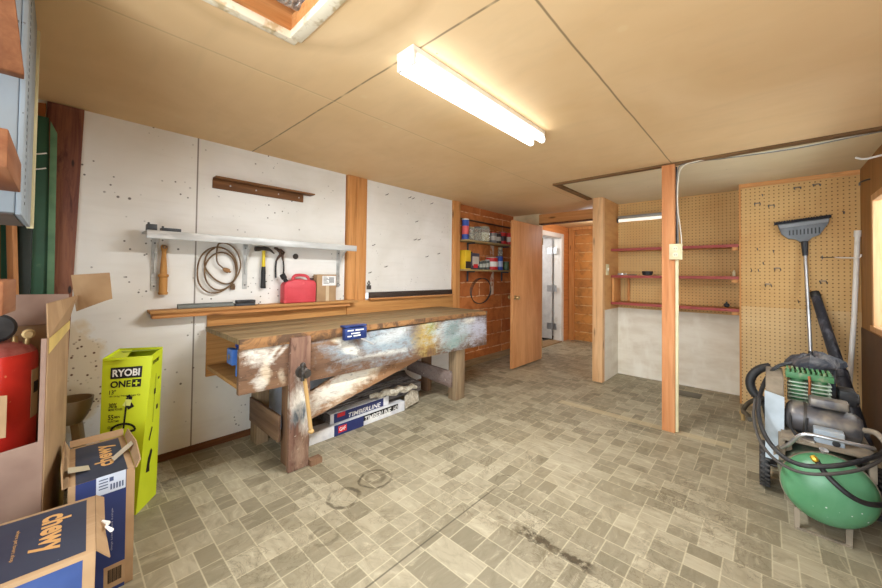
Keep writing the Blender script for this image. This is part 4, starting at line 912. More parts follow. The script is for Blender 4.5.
MB().cyl((-.042, 2.93, .128), (.458, 2.93, .128), .009, n=10).build('axle', IRON, ac)
ft = MB().prism([(.094, 2.52, 0), (.112, 2.52, 0), (.116, 2.56, .09), (.094, 2.56, .09)], (0, .02, 0)).prism([(.264, 2.52, 0), (.284, 2.52, 0), (.292, 2.56, .09), (.268, 2.56, .09)], (0, .02, 0)).box(.094, .284, 2.52, 2.54, 0.001, .008)
ft.build('foot', DUST, ac)
# saddle plate and deck
MB().box(.05, .37, 2.56, 3.14, .412, .424).box(.04, .065, 2.58, 3.12, .30, .4115).box(.345, .37, 2.58, 3.12, .30, .4115).build('deck', DUST, ac, bevel=.003)
MB().hexa([(.02, 2.62, .30), (.09, 2.60, .36), (.09, 3.10, .36), (.02, 3.10, .30), (.02, 2.62, .31), (.09, 2.60, .404), (.09, 3.10, .404), (.02, 3.10, .31)]).build('side_plate', DUST, ac)
# belt guard at the left
gd = MB().prism([(-.01, 2.70, .25), (-.01, 2.70, .62), (-.01, 2.76, .685), (-.01, 2.98, .705), (-.01, 3.08, .65), (-.01, 3.10, .42), (-.01, 2.95, .27)], (.075, 0, 0)).build('belt_guard', DUST, ac, bevel=.008)
MB().prism([(-.012, 2.696, .25), (.062, 2.696, .25), (.066, 2.696, .60), (-.014, 2.696, .62)], (0, .003, 0)).build('front_plate', M('guard_blue_grey', (178, 190, 198), .4, layers=[((150, 160, 166), 7, .45, .75)]), gd)
# motor
mo = MB().lathe((.070, 2.76, .50), (1, 0, -.06), [(0, .02), (.0, .05), (.012, .07), (.03, .079), (.235, .079), (.255, .073), (.275, .056), (.282, .02), (.30, .018), (.301, .004)], 28).build('motor', DUSTG, ac)
MB().lathe((.135, 2.76, .496), (1, 0, -.06), [(0, .0795), (0, .083), (.012, .083), (.012, .0795)], 28).build('motor_band', IRON, mo)
MB().box(.16, .30, 2.70, 2.77, .575, .622).build('capacitor_cover', DUSTG, mo, bevel=.008, seg=3)
MB().box(.17, .275, 2.61, 2.68, .42, .49).build('junction_box', M('blue_grey_box', (150, 162, 172), .45, layers=[((176, 164, 140), 6, .5, .7)]), mo, bevel=.006, seg=3)
MB().lathe((.245, 2.6095, .437), (0, -1, 0), [(0, .014), (.006, .014), (.007, .008)], 14).build('switch_knob', BLACK, mo)
MB().box(.11, .30, 2.70, 2.78, .4085, .425).build('motor_foot', IRON, mo)
# twin finned cylinders
GREENF = M('fin_green', (70, 122, 78), .5, layers=[((150, 150, 120), 14, .52, .7)])
pm = MB().box(.10, .29, 2.90, 3.05, .41, .53).build('pump_crankcase', DUSTG, ac, bevel=.012)
FINL = M('fin_edge', (176, 192, 172), .5, .2)
for cx_ in (.125, .215):
    MB().cyl((cx_, 2.92, .531), (cx_, 2.92, .70), .03, n=16).build('cylinder', GREENF, pm)
    m = MB()
    for k in range(6): m.box(cx_ - .042, cx_ + .042, 2.875, 2.965, .545 + k * .021, .553 + k * .021)
    m.build('fins', FINL, pm, bevel=.003)
hdp = MB().box(.075, .265, 2.868, 2.97, .676, .712); 
hdp.build('cylinder_head', GREENF, pm, bevel=.004)
m = MB()
for k in range(9): m.box(.08 + k * .0205, .09 + k * .0205, 2.864, 2.974, .7125, .726)
m.build('head_fins', GREENF, pm)
MB().tube([(.17, 2.862, .70), (.172, 2.85, .66), (.168, 2.85, .60), (.178, 2.845, .56)], .006, 8, smooth=1).build('copper_pipe', M('copper', (176, 110, 72), .4, .7), pm)
MB().box(.285, .35, 2.90, 3.02, .56, .64).cyl((.29, 2.93, .60), (.36, 2.93, .60), .03).build('air_filter', BLACK, pm, bevel=.006)
# push handle and hoses
MB().tube([(.05, 2.56, .37), (.08, 2.53, .41), (.115, 2.50, .478), (.15, 2.50, .492), (.23, 2.50, .49), (.315, 2.51, .485), (.36, 2.56, .47), (.365, 2.66, .44), (.35, 2.74, .42)], .0085, 10, smooth=2).build('push_handle', STEEL, ac)
MB().tube([(.10, 3.02, .735), (.04, 2.95, .72), (-.004, 2.85, .668), (-.036, 2.72, .583), (-.042, 2.62, .496), (-.016, 2.52, .428), (.024, 2.45, .389), (.076, 2.40, .367), (.141, 2.38, .376), (.236, 2.40, .408), (.319, 2.48, .435), (.386, 2.60, .442), (.44, 2.75, .47)], .0105, 10, smooth=2).build('air_hose', BLACK, ac)
MB().tube([(-.055, 2.72, .555), (-.062, 2.62, .468), (-.034, 2.50, .398), (.008, 2.43, .358), (.07, 2.38, .340), (.141, 2.355, .35), (.236, 2.375, .384), (.33, 2.46, .412), (.42, 2.66, .44)], .0072, 10, smooth=2).build('air_hose', M('grey_hose', (74, 70, 66), .6), ac)
MB().tube([(.345, 2.72, .50), (.385, 2.66, .52), (.415, 2.60, .46), (.42, 2.56, .37), (.39, 2.55, .33)], .013, 10, smooth=2).build('air_hose', M('dusty_hose', (132, 120, 104), .7), ac)
MB().tube([(.165, 2.43, .40), (.172, 2.41, .385), (.197, 2.385, .352), (.246, 2.365, .310), (.296, 2.385, .278), (.356, 2.46, .257), (.43, 2.56, .26)], .011, 10, smooth=2).build('outlet_hose', BLACK, ac)
MB().lathe((.150, 2.42, .418), (.35, -.2, -.5), [(0, .010), (.010, .013), (.02, .013), (.028, .009)], 8).build('brass_fitting', M('yellow_brass', (214, 172, 60), .3, .6), ac)
MB().lathe((.19, 2.47, .425), (.1, -.3, .8), [(0, .008), (.012, .01), (.014, .016), (.02, .016), (.021, .005)], 14).build('gauge', STEEL, ac)
MB().hexa([(.12, 2.60, .409), (.17, 2.58, .409), (.19, 2.66, .409), (.14, 2.68, .409), (.12, 2.60, .43), (.17, 2.58, .43), (.19, 2.66, .43), (.14, 2.68, .43)]).build('pressure_switch', DUSTG, ac, bevel=.005)
MB().tube([(.095, 2.72, .55), (.085, 2.68, .50), (.09, 2.66, .44), (.13, 2.64, .41)], .006, 8, smooth=2).tube([(.15, 2.668, .52), (.142, 2.66, .46), (.15, 2.66, .42)], .005, 8, smooth=1).build('power_lead', BLACK, ac)
# black vacuum hose ring at the far left and cord end
hr = MB().tube([(.01, 3.22, .66), (-.045, 3.2, .64), (-.09, 3.18, .575), (-.085, 3.17, .50), (-.045, 3.16, .455), (-.005, 3.17, .43), (.02, 3.2, .2), (.03, 3.22, .03)], .026, 12, smooth=2)
tag(hr.build('vacuum_hose', BLACK), 'thick black hose curving out behind the compressor at left', 'hose')
dc = MB().tube([(-.075, 2.66, .45), (-.095, 2.80, .44), (-.118, 2.9, .415), (-.10, 2.97, .45), (-.06, 3.05, .47), (-.032, 3.13, .46)], .0125, 10, smooth=2)
hl = tag(dc.build('hose_loop', M('olive_hose', (62, 56, 44), .6)), 'dark hose looping out left of the belt guard', 'hose')
MB().lathe((-.117, 2.90, .424), (.05, 0, -1), [(0, .014), (.02, .016), (.03, .012), (.06, .01), (.062, .004)], 10).build('coupling', BRASS, hl)['label'] = 'brass coupling'
# dusty bag lying over the pump
g = NG('dusty_bag'); f = g.noise(g.obj, 9, 6, .7, 1.2); c = g.mix(g.ramp(f, .4, .7), lin((44, 48, 58)), lin((110, 106, 104))); g.bump(f, .8, .02); BAG = g.done(c, .75)
bm_ = MB(); R = []
N_ = 18
for i in range(7):
    t_ = i / 6; h = [.0, .012, .035, .058, .072, .08, .082][i]; s = [1.0, 1.03, .98, .8, .55, .28, .03][i]
    ring_ = []
    for k in range(N_):
        a = 2 * PI * k / N_; w1_ = 1 + .12 * math.sin(3 * a + 1) + .07 * math.sin(7 * a + i)
        ring_.append((.20 + .12 * s * w1_ * math.cos(a), 3.12 + .11 * s * w1_ * math.sin(a), .715 + h * .9 * (1 + .18 * math.sin(5 * a + i)) + .012 * math.cos(a)))
    R.append(ring_)
bm_.rings(R); bm_.box(.11, .29, 3.07, 3.17, .43, .715)
bg = bm_.build('dust_bag', BAG); tag(bg, 'dark dusty bag slumped behind the green cylinders', 'bag')

# ------------------------------------------------------------------ left foreground
STAIN = NG('red_brown_plank'); g = STAIN; f = g.noise(g.obj, (20, 30, 2.2), 6, .7, .8)
c = g.mix(g.ramp(f, .35, .6), lin((98, 54, 46)), lin((134, 86, 62))); f2 = g.noise(g.obj, (9, 12, 3), 5, .7, .6, (2, 2, 9)); c = g.mix(g.ramp(f2, .56, .68), c, lin((76, 38, 34)))
d, _ = g.voro(g.obj, (16, 16, 5)); c = g.mix(g.ramp(d, .14, .09), c, lin((46, 28, 24))); STM = g.done(c, .6)
m = MB().hexa([(WX + .016, -.075, .001), (WX + .036, -.075, .001), (WX + .036, .022, .001), (WX + .016, .022, .001), (WX + .002, -.072, 2.18), (WX + .022, -.072, 2.18), (WX + .022, .073, 2.18), (WX + .002, .073, 2.18)])
tag(m.build('stained_plank', STM, bevel=.002), 'red brown stained plank standing against the white wall', 'plank')
tag(MB().hexa([(WX + .018, -.16, .001), (WX + .043, -.16, .001), (WX + .043, -.082, .001), (WX + .018, -.082, .001), (WX + .004, -.16, 2.15), (WX + .024, -.16, 2.15), (WX + .024, -.076, 2.165), (WX + .004, -.076, 2.165)]).build('plank', wood('bark_plank', (126, 74, 38), (160, 98, 50), 'z'), bevel=.002), 'orange brown plank behind the green panel top', 'plank')
GRN = M('dark_green_paint', (40, 84, 60), .5, layers=[((32, 68, 50), 4, .4, .7), ((60, 96, 70), 20, .66, .74)])
GRL = M('faded_green_edge', (92, 128, 94), .55, layers=[((70, 106, 76), 8, .4, .7)])
gp = thing('green_panel', 'tall dark green panel standing beside the red brown plank', 'panel', (-2.8, -.1, 0))
MB().hexa([(-2.86, -.24, .001), (-2.84, -.24, .001), (-2.84, -.02, .001), (-2.86, -.02, .001), (-2.86, -.24, 2.07), (-2.84, -.24, 2.07), (-2.84, -.062, 2.07), (-2.86, -.062, 2.07)]).build('board', GRN, gp, bevel=.002)
MB().hexa([(-2.8395, -.040, .001), (-2.825, -.040, .001), (-2.825, -.012, .001), (-2.8395, -.012, .001), (-2.8395, -.056, 2.05), (-2.825, -.056, 2.05), (-2.825, -.03, 1.99), (-2.8395, -.03, 1.99)]).build('edge_strip', GRL, gp, bevel=.001)
MB().box(-2.8395, -2.80, -.15, -.105, .001, 1.50).build('stile', M('black_green', (28, 40, 34), .5), gp, bevel=.002)
for z in (1.865, 1.785):
    MB().tube([(-2.839, -.115, z - .005), (-2.815, -.10, z - .008), (-2.805, -.082, z - .004), (-2.81, -.066, z + .004)], .0035, 6, smooth=1).build('wire_hook', WHITEP, gp)
for k, (y, lab, mm_) in enumerate(((-.235, 'dark brown board leaning in the left corner', wood('corner_board', (104, 70, 40), (134, 92, 54), 'z')), (-.185, 'narrow tan stick leaning right of the dark board in the left corner', wood('tan_stick', (166, 112, 70), (186, 132, 86), 'z', knots=False)))):
    tag(MB().beam((-2.74 + .035 * k, y + .045 + .03 * k, .003), (-2.79 + .02 * k, y + .006 * k, 1.62), .035 - .012 * k, .03).build('lumber_board', mm_, bevel=.002), lab, 'lumber')

# grey metal cabinet hung high
GRM = M('grey_blue_enamel', (146, 160, 170), .5, layers=[((122, 134, 142), 6, .45, .75), ((84, 80, 72), 40, .68, .72)])
cb = thing('hanging_cabinet', 'pale grey metal cabinet hung high in the left corner', 'cabinet', (-1.8, -.3, 1.4))
x0, x1, ya, yb2, z0, z1 = -1.98, -1.56, -.50, -.092, 1.405, 2.16
MB().box(x0, x1, ya, yb2, z0 + .004, z1).build('shell', GRM, cb, bevel=.004)
MB().box(x0 + .01, x1 - .01, ya, yb2 - .004, z0, z0 + .0035).build('underside', M('cabinet_under', (104, 98, 92), .5, .2), cb)
m = MB(); hole = MB()
m.box(x0 - .004, x1 + .002, yb2 + .0005, yb2 + .012, z0, z1 - .01); m.build('door_edge', GRM, cb, bevel=.002)
for k in range(34):
    z = z0 + .04 + k * .0205; hole.box(x1 - .10, x1 - .085, yb2 + .0122, yb2 + .0128, z, z + .008)
hole.build('slots', M('slot_dark', (70, 70, 70), .6), cb)
MB().box(x0 - .02, x0 - .005, yb2 + .002, yb2 + .02, z0 - .004, z1 - .02).build('cream_strip', M('cream_enamel', (206, 200, 160), .5), cb, bevel=.002)
MB().ball((x1 - .05, yb2 + .016, z1 - .05), .009, n=10).build('bolt', STEEL, cb)
# timber rack whose arms stick into view
RK = wood('rack_timber', (118, 74, 48), (142, 96, 64), 'x', dark=(110, 54, 26))
rk = thing('timber_rack', 'orange timber rack arms jutting in at the left edge', 'rack', (-1.3, -.3, 0))
MB().box(-1.34, -1.25, -.36, -.27, .001, CZ - .002).build('post', RK, rk, bevel=.004)
MB().hexa([(-1.48, -.20, 1.765), (-1.44, -.20, 1.765), (-1.44, -.077, 1.765), (-1.48, -.079, 1.765), (-1.36, -.36, 2.17), (-1.30, -.36, 2.17), (-1.30, -.118, 2.17), (-1.36, -.118, 2.17)]).build('arm', RK, rk, bevel=.003)
MB().hexa([(-1.50, -.269, 1.46), (-1.15, -.269, 1.46), (-1.15, -.080, 1.46), (-1.50, -.080, 1.46), (-1.50, -.269, 1.54), (-1.15, -.269, 1.54), (-1.15, -.080, 1.54), (-1.50, -.080, 1.54)]).build('arm', RK, rk, bevel=.003)
MB().hexa([(-1.52, -.269, 1.12), (-1.20, -.269, 1.12), (-1.20, -.082, 1.15), (-1.52, -.082, 1.135), (-1.52, -.269, 1.22), (-1.20, -.269, 1.22), (-1.20, -.082, 1.224), (-1.52, -.083, 1.224)]).build('arm', RK, rk, bevel=.004)

# tall cardboard box with the red tank
bb = thing('moving_box', 'tall open cardboard box holding the red tank', 'box', (-2.2, -.2, 0))
A = Vector((-2.0, -.03, 0)); B = Vector((-2.40, .028, 0)); n_ = Vector((-.143, -.989, 0)) * .40; D = A + n_; E_ = B + n_
def wallp(p, q, z0, z1, t=.004, lift=(0, 0)):
    return MB().sheet([p + Vector((0, 0, z0)), q + Vector((0, 0, z0)), q + Vector((0, 0, z1 + lift[1])), p + Vector((0, 0, z1 + lift[0]))], t)
wallp(A, B, .004, .99, .004, (0, .022)).build('side_panel', KRAFT, bb)
wallp(D, A, .004, .575, .004, (-.03, .035)).build('front_panel', KRAFTGREY, bb)
Ac = A + n_ * .035
wallp(Ac, A, .60, .99, .0042).build('front_corner', KRAFTGREY, bb)
wallp(E_, D, .004, .99).build('side_panel', KRAFT, bb); wallp(B, E_, .004, 1.0).build('back_panel', KRAFT, bb)
MB().sheet([A, B, E_, D], .003).build('bottom', KRAFT, bb)
TAPE = M('yellow_tape', (214, 186, 96), .4)
nr = Vector((.143, .989, 0)) * .0055
MB().sheet([A + nr + Vector((-.004, 0, .93)), B + nr + Vector((0, 0, .975)), B + nr + Vector((0, 0, 1.012)), A + nr + Vector((-.004, 0, .988))], .0012).build('tape', TAPE, bb)
MB().sheet([A + Vector((0, 0, .992)), B + Vector((0, 0, 1.012)), Vector((-2.42, .052, 1.128)), Vector((-2.05, -.036, 1.118))], .004).build('flap', KRAFT, bb)
MB().sheet([B + Vector((.01, 0, 1.002)), E_ + Vector((.01, 0, 1.0)), E_ + Vector((-.03, 0, 1.14)), B + Vector((-.03, 0, 1.135))], .004).build('flap', KRAFTGREY, bb)
MB().sheet([(-2.44, .055, 1.05), (-2.40, .155, 1.10), (-2.40, .178, 1.108), (-2.40, .166, 1.235), (-2.43, .034, 1.222)], .004).build('flap', KRAFT, bb)
wallp(A + n_ * .40, A + n_ * .23, .645, .80, .004, (0, -.005)).build('torn_flap', KRAFT, bb)
tk = thing('red_tank', 'tall red metal tank standing inside the cardboard box', 'tank', (-2.22, -.215, 0))
REDT = M('glossy_red', (222, 60, 44), .32, layers=[((186, 38, 34), 4, .4, .7), ((226, 140, 100), 26, .68, .72)])
REDD = M('dusty_red_top', (186, 110, 98), .7, layers=[((160, 80, 72), 18, .4, .65)])
MB().lathe((-2.22, -.215, .006), (0, 0, 1), [(0, .14), (.02, .16), (.90, .16), (.915, .155)], 40).build('body', REDT, tk)
MB().lathe((-2.22, -.215, .9215), (0, 0, 1), [(0, .155), (.02, .14), (.04, .10), (.05, .04), (.052, .004)], 40).build('dome', REDD, tk)
MB().cyl((-2.20, -.12, .95), (-2.20, -.12, .985), .010).lathe((-2.23, -.085, .99), (1, .05, 0), [(0, .019), (.04, .019), (.041, .012), (.055, .012)], 16).cyl((-2.205, -.09, .935), (-2.205, -.086, .98), .01).build('brass_valve', BRASS, tk)
MB().lathe((-2.19, -.17, 1.02), (1, .2, .1), [(0, .012), (0, .045), (.01, .055), (.03, .055), (.04, .045), (.04, .012)], 24).cyl((-2.18, -.17, .97), (-2.18, -.17, 1.0), .014).build('black_knob', BLACK, tk)
F = [(-2.068, -.10, .62), (-2.098, -.068, .62), (-2.098, -.068, .84), (-2.068, -.10, .84)]
lbm = MB(); a0, a1 = 1.12, 1.55
lbm.rings([[(-2.22 + .1612 * math.cos(a), -.215 + .1612 * math.sin(a), z) for z in (.66, .85)] + [(-2.22 + .1618 * math.cos(a), -.215 + .1618 * math.sin(a), z) for z in (.85, .66)] for a in [a0 + (a1 - a0) * k / 6 for k in range(7)]])
lb = lbm.build('label', M('tan_label', (196, 172, 130), .5), tk)
lbm = MB()
lbm.rings([[(-2.22 + .1622 * math.cos(a), -.215 + .1622 * math.sin(a), z) for z in (.755, .80)] + [(-2.22 + .1626 * math.cos(a), -.215 + .1626 * math.sin(a), z) for z in (.80, .755)] for a in [1.2 + .26 * k / 4 for k in range(5)]])
lbm.build('print', INK, lb)

# string trimmer carton, bright lime
LIME = M('lime_card', (206, 222, 40), .5, layers=[((196, 212, 34), 3, .4, .7)])
LIMEIN = M('lime_card_inner', (150, 168, 50), .7)
ry = thing('trimmer_box', 'bright lime green trimmer carton standing against the white wall', 'box', (-2.5, .27, 0))
b0, b1, b2, b3 = Vector((-2.372, .288, .002)), Vector((-2.515, .389, .002)), Vector((-2.665, .25, .002)), Vector((-2.517, .153, .002))
t0, t1, t2, t3 = Vector((-2.398, .340, .80)), Vector((-2.53, .405, .818)), Vector((-2.67, .232, .812)), Vector((-2.495, .155, .797))
def quadp(a, b, c_, d_, name, mat, par, t=.0025, nu=8, nv=20):
    m = MB(); n = (b - a).cross(d_ - a).normalized() * -t
    def pt(i, j, k):
        u, v = i / nu, j / nv
        return a * (1 - u) * (1 - v) + b * u * (1 - v) + c_ * u * v + d_ * (1 - u) * v + n * k
    G = [[[m.v(pt(i, j, k)) for j in range(nv + 1)] for i in range(nu + 1)] for k in (0, 1)]
    for i in range(nu):
        for j in range(nv):
            for k in (0, 1): m.face([G[k][i][j], G[k][i + 1][j], G[k][i + 1][j + 1], G[k][i][j + 1]])
    for i in range(nu):
        for j in (0, nv): m.face([G[0][i][j], G[0][i + 1][j], G[1][i + 1][j], G[1][i][j]])
    for j in range(nv):
        for i in (0, nu): m.face([G[0][i][j], G[0][i][j + 1], G[1][i][j + 1], G[1][i][j]])
    return m.build(name, mat, par)
FR = [b3, b0, t0, t3]; RT = [b0, b1, t1, t0]
quadp(*FR, 'front_panel', LIME, ry); quadp(*RT, 'side_panel', LIME, ry); quadp(b1, b2, t2, t1, 'back_panel', LIME, ry); quadp(b2, b3, t3, t2, 'side_panel', LIME, ry)
quadp(b0, b3, b2, b1, 'bottom', LIME, ry)
MB().sheet([t3 + Vector((0, 0, -.01)), t2 + Vector((0, 0, -.008)), t2 + Vector((.06, .05, -.004)), t3 + Vector((.06, .08, -.006))], .002).build('flap', LIME, ry)
MB().sheet([t2 + Vector((.004, 0, -.012)), t1 + Vector((-.01, 0, -.012)), t1 + Vector((.03, -.03, -.008)), t2 + Vector((.09, .01, -.008))], .002).build('flap', LIMEIN, ry)
patch(FR, .035, .05, .132, .058, INK, ry, 'logo_plate', .001)
lettering('RYOBI', FR, .044, .060, .114, .038, WHITEINK, ry, bold=.03, off=.0018)
lettering('ONE', FR, .037, .119, .086, .035, INK, ry, bold=.03, off=.0014)
patch(FR, .128, .116, .039, .04, INK, ry, 'plus_plate', .001)
mm = MB(); patch(FR, .134, .133, .027, .007, None, None, '', .0018, mb=mm); patch(FR, .144, .122, .007, .028, None, None, '', .0018, mb=mm); mm.build('plus_sign', LIME, ry)
lettering('13"', FR, .034, .165, .028, .022, INK, ry, bold=.01)
lettering('18V String Trimmer Edger Kit', FR, .034, .193, .135, .011, INK, ry, bold=.01)
lettering('30%', FR, .034, .232, .036, .025, INK, ry, bold=.015); lettering('MORE POWER', FR, .034, .260, .062, .012, INK, ry, bold=.015)
lettering('55', FR, .034, .292, .024, .025, INK, ry, bold=.015); lettering('MIN', FR, .062, .298, .024, .012, INK, ry, bold=.01); lettering('RUNTIME', FR, .034, .320, .05, .011, INK, ry, bold=.01)
lettering('START FAST', FR, .034, .350, .064, .013, INK, ry, bold=.01)
pc = MB()
DY = .05
def seg(x0_, y0_, x1_, y1_, w, mb):
    w = w * 1.5; y0_ -= DY; y1_ -= DY
    d_ = Vector((x1_ - x0_, y1_ - y0_)).normalized(); n2 = Vector((-d_.y, d_.x)) * w / 2
    patch(FR, 0, 0, 0, 0, None, None, '', .0015, [(x0_ + n2.x, y0_ + n2.y), (x1_ + n2.x, y1_ + n2.y), (x1_ - n2.x, y1_ - n2.y), (x0_ - n2.x, y0_ - n2.y)], mb)
seg(.112, .26, .106, .415, .006, pc); seg(.118, .262, .135, .262, .012, pc); seg(.115, .31, .14, .295, .017, pc); seg(.11, .255, .125, .248, .008, pc)
arc = [(.105 + .055 * math.cos(a), .425 - .034 * math.sin(a)) for a in [PI * k / 10 for k in range(11)]]
for k in range(10): seg(*arc[k], *arc[k + 1], .007, pc)
seg(*arc[0], .125, .435, .008, pc); seg(*arc[-1], .085, .435, .008, pc)
pc.build('trimmer_picture', INK, ry)
pc = MB(); seg(.115, .30, .12, .268, .018, pc); seg(.10, .30, .115, .275, .01, pc); pc.build('trimmer_picture', M('pale_lime', (226, 236, 130), .5), ry)
# lower front and side prints
DY = 0
mm = MB(); patch(FR, .125, .585, .03, .03, None, None, '', .0012, mb=mm); patch(FR, .115, .66, .05, .014, None, None, '', .0012, mb=mm)
for k in range(10):
    a = 2 * PI * k / 10; seg(.145 + .02 * math.cos(a), .635 + .02 * math.sin(a), .145 + .02 * math.cos(a + .63), .635 + .02 * math.sin(a + .63), .008, mm)
patch(FR, .03, .74, .13, .003, None, None, '', .0012, mb=mm); mm.build('icons', INK, ry)
patch(FR, .12, .545, .03, .012, WHITEINK, ry, 'sticker', .0012)
lettering('RYOBI', RT, .02, .035, .08, .02, INK, ry, bold=.03, off=.0014)
mm = MB(); S = RT
patch(S, .078, .12, .003, .26, None, None, '', .0012, mb=mm); patch(S, .055, .39, .012, .07, None, None, '', .0012, [(.05, .46), (.075, .40), (.085, .41), (.062, .47)], mm); patch(S, .07, .20, .02, .03, None, None, '', .0012, mb=mm)
patch(S, .055, .56, .05, .07, None, None, '', .0012, [(.05, .63), (.06, .56), (.085, .52), (.10, .54), (.08, .60), (.085, .64)], mm); patch(S, .11, .15, .02, .012, None, None, '', .0012, mb=mm); patch(S, .11, .30, .02, .025, None, None, '', .0012, mb=mm)
mm.build('side_print', INK, ry)
# beige pedestal thing tucked behind the carton
t = thing('plastic_scoop', 'beige plastic scoop standing behind the lime carton', 'scoop', (-2.74, .07, 0))
BEI = M('beige_plastic', (158, 140, 110), .5)
MB().lathe((-2.70, .05, .44), (0, 0, 1), [(0, .03), (.004, .05), (.04, .07), (.09, .085), (.128, .09), (.128, .082), (.09, .077), (.04, .06), (.01, .002)], 28).build('bowl', BEI, t)
MB().beam((-2.70, .075, .439), (-2.68, .12, .003), .05, .035).build('stem', M('pale_beige', (176, 160, 130), .5), t, bevel=.004)

# blue pet-food cartons
CHB = M('deep_blue_card', (44, 58, 110), .55, layers=[((36, 50, 98), 5, .4, .7), ((90, 104, 150), 26, .72, .76)])
CHT = M('slate_card_top', (52, 58, 74), .55, layers=[((44, 48, 64), 5, .4, .7), ((120, 122, 128), 30, .74, .77)])
def carton(name, label, C8, fr, tp, rot_side=False):
    t = thing(name, label, 'box', tuple(sum((Vector(c) for c in C8[:4]), Vector()) / 4 * Vector((1, 1, 0)) if False else Vector((C8[0][0], C8[0][1], 0))))
    MB().hexa(C8).build('carton', KRAFT, t, bevel=.002)
    return t
# first: tall one behind, face towards the room
zt = .442
C8 = [(-2.305, .045, .002), (-1.875, .04, .002), (-1.885, .225, .002), (-2.31, .228, .002), (-2.31, .043, zt), (-1.905, .035, zt), (-1.915, .226, zt), (-2.32, .228, zt)]
c1 = carton('delivery_box', 'upright dark blue delivery box with torn open flaps and white label', C8, None, None)
FF = [C8[1], C8[2], C8[6], C8[5]]; W1 = .188
patch(FF, .020, .0, .142, .448, CHB, c1, 'front_print', .0008)
TT = [C8[5], C8[6], C8[7], C8[4]]
tpp = patch(TT, .020, .02, .146, .385, CHT, c1, 'top_print', .0008)
lettering('chewy', TT, .075, .07, .075, .24, GOLD, c1, rot=90, bold=.03, off=.0016)
sl = patch(FF, .075, -.002, .085, .07, M('pale_blue_label', (206, 216, 232), .5), c1, 'shipping_label', .0014)
mm = MB()
for k in range(5): patch(FF, .115 + .0085 * k, .036, .0045, .022, None, None, '', .002, mb=mm)
for k in range(4): patch(FF, .082, .01 + k * .011, .026, .004, None, None, '', .002, mb=mm)
patch(FF, .112, .01, .012, .016, None, None, '', .002, mb=mm); mm.build('print', M('label_ink', (70, 84, 120), .5), sl)
lettering('where pet lovers shop', FF, .118, .13, .008, .16, M('pale_ink', (166, 170, 190), .5), c1, rot=270, off=.0016)
patch(FF, .10, .345, .064, .085, KRAFT, c1, 'barcode_panel', .0012)
mm = MB()
for k in range(11): patch(FF, .112 + .0038 * k, .36, .0022 if k % 3 else .003, .05, None, None, '', .0018, mb=mm)
mm.build('barcode', INK, c1)
# standing flaps on both sides and the far edge
MB().sheet([(-1.905, .226, zt + .001), (-2.31, .229, zt + .001), (-2.30, .238, zt + .035), (-2.08, .245, zt + .045), (-1.93, .242, zt + .02)], .004).build('flap', KRAFT, c1)
MB().sheet([(-1.905, .034, zt + .001), (-2.30, .042, zt + .001), (-2.28, .026, zt + .05), (-2.0, .016, zt + .045), (-1.92, .02, zt - .01)], .004).build('flap', KRAFT, c1)
MB().sheet([(-2.318, .045, zt + .001), (-2.318, .226, zt + .001), (-2.33, .226, zt + .03), (-2.33, .045, zt + .028)], .004).build('flap', KRAFT, c1)
CT = M('clear_tape_strip', (190, 180, 160), .2)
MB().sheet([(-2.02, .036, zt + .03), (-2.05, .095, zt + .006), (-2.00, .098, zt + .006), (-1.97, .036, zt + .028)], .001).build('tape', CT, c1)
MB().sheet([(-2.13, .235, zt + .032), (-2.06, .165, zt + .006), (-2.02, .17, zt + .006), (-2.08, .238, zt + .034)], .001).build('tape', CT, c1)
# second: nearer, lying low with its slate lid up
z2 = .43
C8 = [(-1.80, -.33, .002), (-1.43, -.33, .002), (-1.425, .085, .002), (-1.79, .10, .002), (-1.83, -.33, z2), (-1.455, -.33, z2), (-1.445, .088, z2), (-1.80, .103, z2)]
c2 = carton('delivery_box', 'nearest dark blue delivery box with large lettered slate lid', C8, None, None)
TT = [C8[5], C8[6], C8[7], C8[4]]
patch(TT, .0, .018, .405, .33, CHT, c2, 'top_print', .0008)
lettering('chewy', TT, .285, .055, .085, .22, GOLD, c2, rot=270, bold=.035, off=.0016)
lettering('where pet lovers shop', TT, .25, .09, .011, .17, GOLD, c2, rot=270, off=.0016)
FF = [C8[1], C8[2], C8[6], C8[5]]
patch(FF, .0, .012, .39, .40, M('mid_blue_card', (56, 80, 136), .5, layers=[((46, 68, 120), 6, .4, .7), ((150, 170, 206), 18, .74, .78)]), c2, 'front_print', .0008)
MB().sheet([(-1.448, .0895, z2 + .001), (-1.80, .1045, z2 + .001), (-1.78, .126, z2 - .008), (-1.60, .118, z2 - .03), (-1.47, .122, z2 - .05)], .004).build('flap', KRAFT, c2)
m = MB().tube([(-1.62, .112, z2 - .01), (-1.60, .125, z2 - .014), (-1.57, .118, z2 - .008), (-1.56, .13, z2 - .02), (-1.59, .128, z2 - .03)], [.003, .006, .004, .006, .002], 8)
m.build('torn_tape', WHITEP, c2)

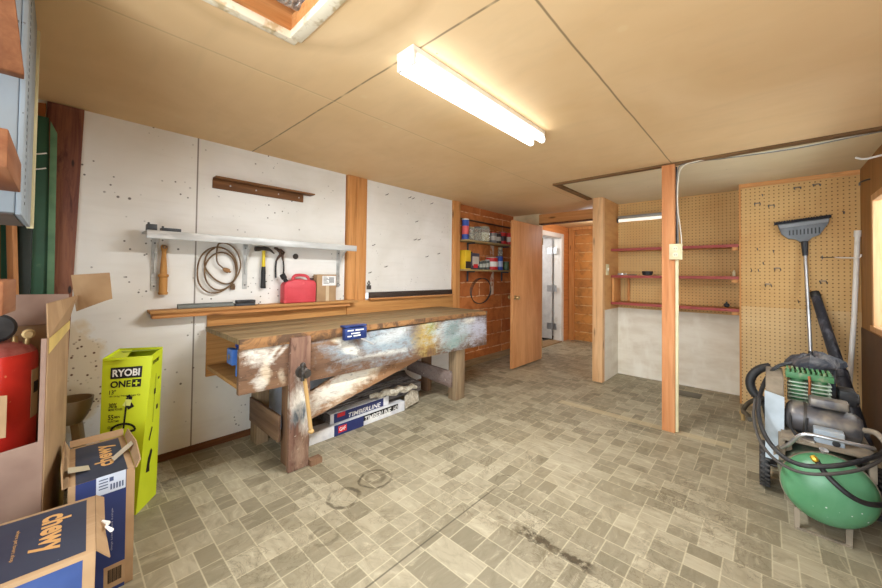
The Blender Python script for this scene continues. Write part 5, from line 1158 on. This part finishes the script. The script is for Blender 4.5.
# ------------------------------------------------------------------ light
def area(name, loc, rot, sx, sy, power, col=(1, 1, 1)):
    L = bpy.data.lights.new(name, 'AREA'); L.shape = 'RECTANGLE'; L.size = sx; L.size_y = sy; L.energy = power; L.color = col
    o = bpy.data.objects.new(name, L); COL.objects.link(o); o.location = loc; o.rotation_euler = rot; return o
def point(name, loc, power, r=.1, col=(1, 1, 1)):
    L = bpy.data.lights.new(name, 'POINT'); L.energy = power; L.shadow_soft_size = r; L.color = col
    o = bpy.data.objects.new(name, L); COL.objects.link(o); o.location = loc; return o
area('rear_fill', (-.5, -.72, 1.05), (math.radians(90), 0, 0), 1.65, 2.0, 74, (.84, .93, 1.0))  # added fill light in the invented rear opening, out of view
area('window_daylight', (1.15, 3.38, 1.5), (0, math.radians(80), 0), 1.3, 1.8, 34, (.9, .96, 1.0))
point('hall_lamp', (-3.7, 5.4, 2.0), 24, .15)
point('passage_lamp', (-2.1, 5.9, 2.05), 12, .12, (.95, .97, 1))
point('attic_fill', (-1.0, .25, 2.38), 4, .06, (1, .95, .88))  # added fill to brighten the attic boards; no lamp known up there
area('tube_light', (-1.10, 1.55, CZ - .095), (0, 0, 0), .12, 1.1, 46, (.95, .98, 1.0))
w = bpy.data.worlds.new('World'); scene.world = w; w.use_nodes = True
w.node_tree.nodes['Background'].inputs[0].default_value = (.92, .96, 1, 1); w.node_tree.nodes['Background'].inputs[1].default_value = 1.2

# ------------------------------------------------------------------ camera
f_, yaw, pitch, roll, cyy = 352.07, .747314, .0198173, .01154587, 267.13
d = Vector((-math.sin(yaw) * math.cos(pitch), math.cos(yaw) * math.cos(pitch), math.sin(pitch)))
r = Vector((math.cos(yaw), math.sin(yaw), 0)); u = r.cross(d)
r2 = r * math.cos(roll) + u * math.sin(roll); u2 = u * math.cos(roll) - r * math.sin(roll)
cam = bpy.data.cameras.new('camera'); co = bpy.data.objects.new('camera', cam); COL.objects.link(co)
mt = Matrix((r2, u2, -d)).transposed().to_4x4(); mt.translation = (0, 0, 1.25); co.matrix_world = mt
cam.sensor_fit = 'HORIZONTAL'; cam.sensor_width = 36; cam.lens = f_ / 882 * 36; cam.shift_y = -(294 - cyy) / 882; cam.clip_start = .02
scene.camera = co
scene.view_settings.view_transform = 'Standard'; scene.view_settings.look = 'None'
scene.view_settings.gamma = 1; scene.view_settings.exposure = 0.3; scene.view_settings.use_curve_mapping = False
scene.cycles.max_bounces = 10; scene.cycles.diffuse_bounces = 6; scene.cycles.use_denoising = True
scene.cycles.sample_clamp_indirect = 6
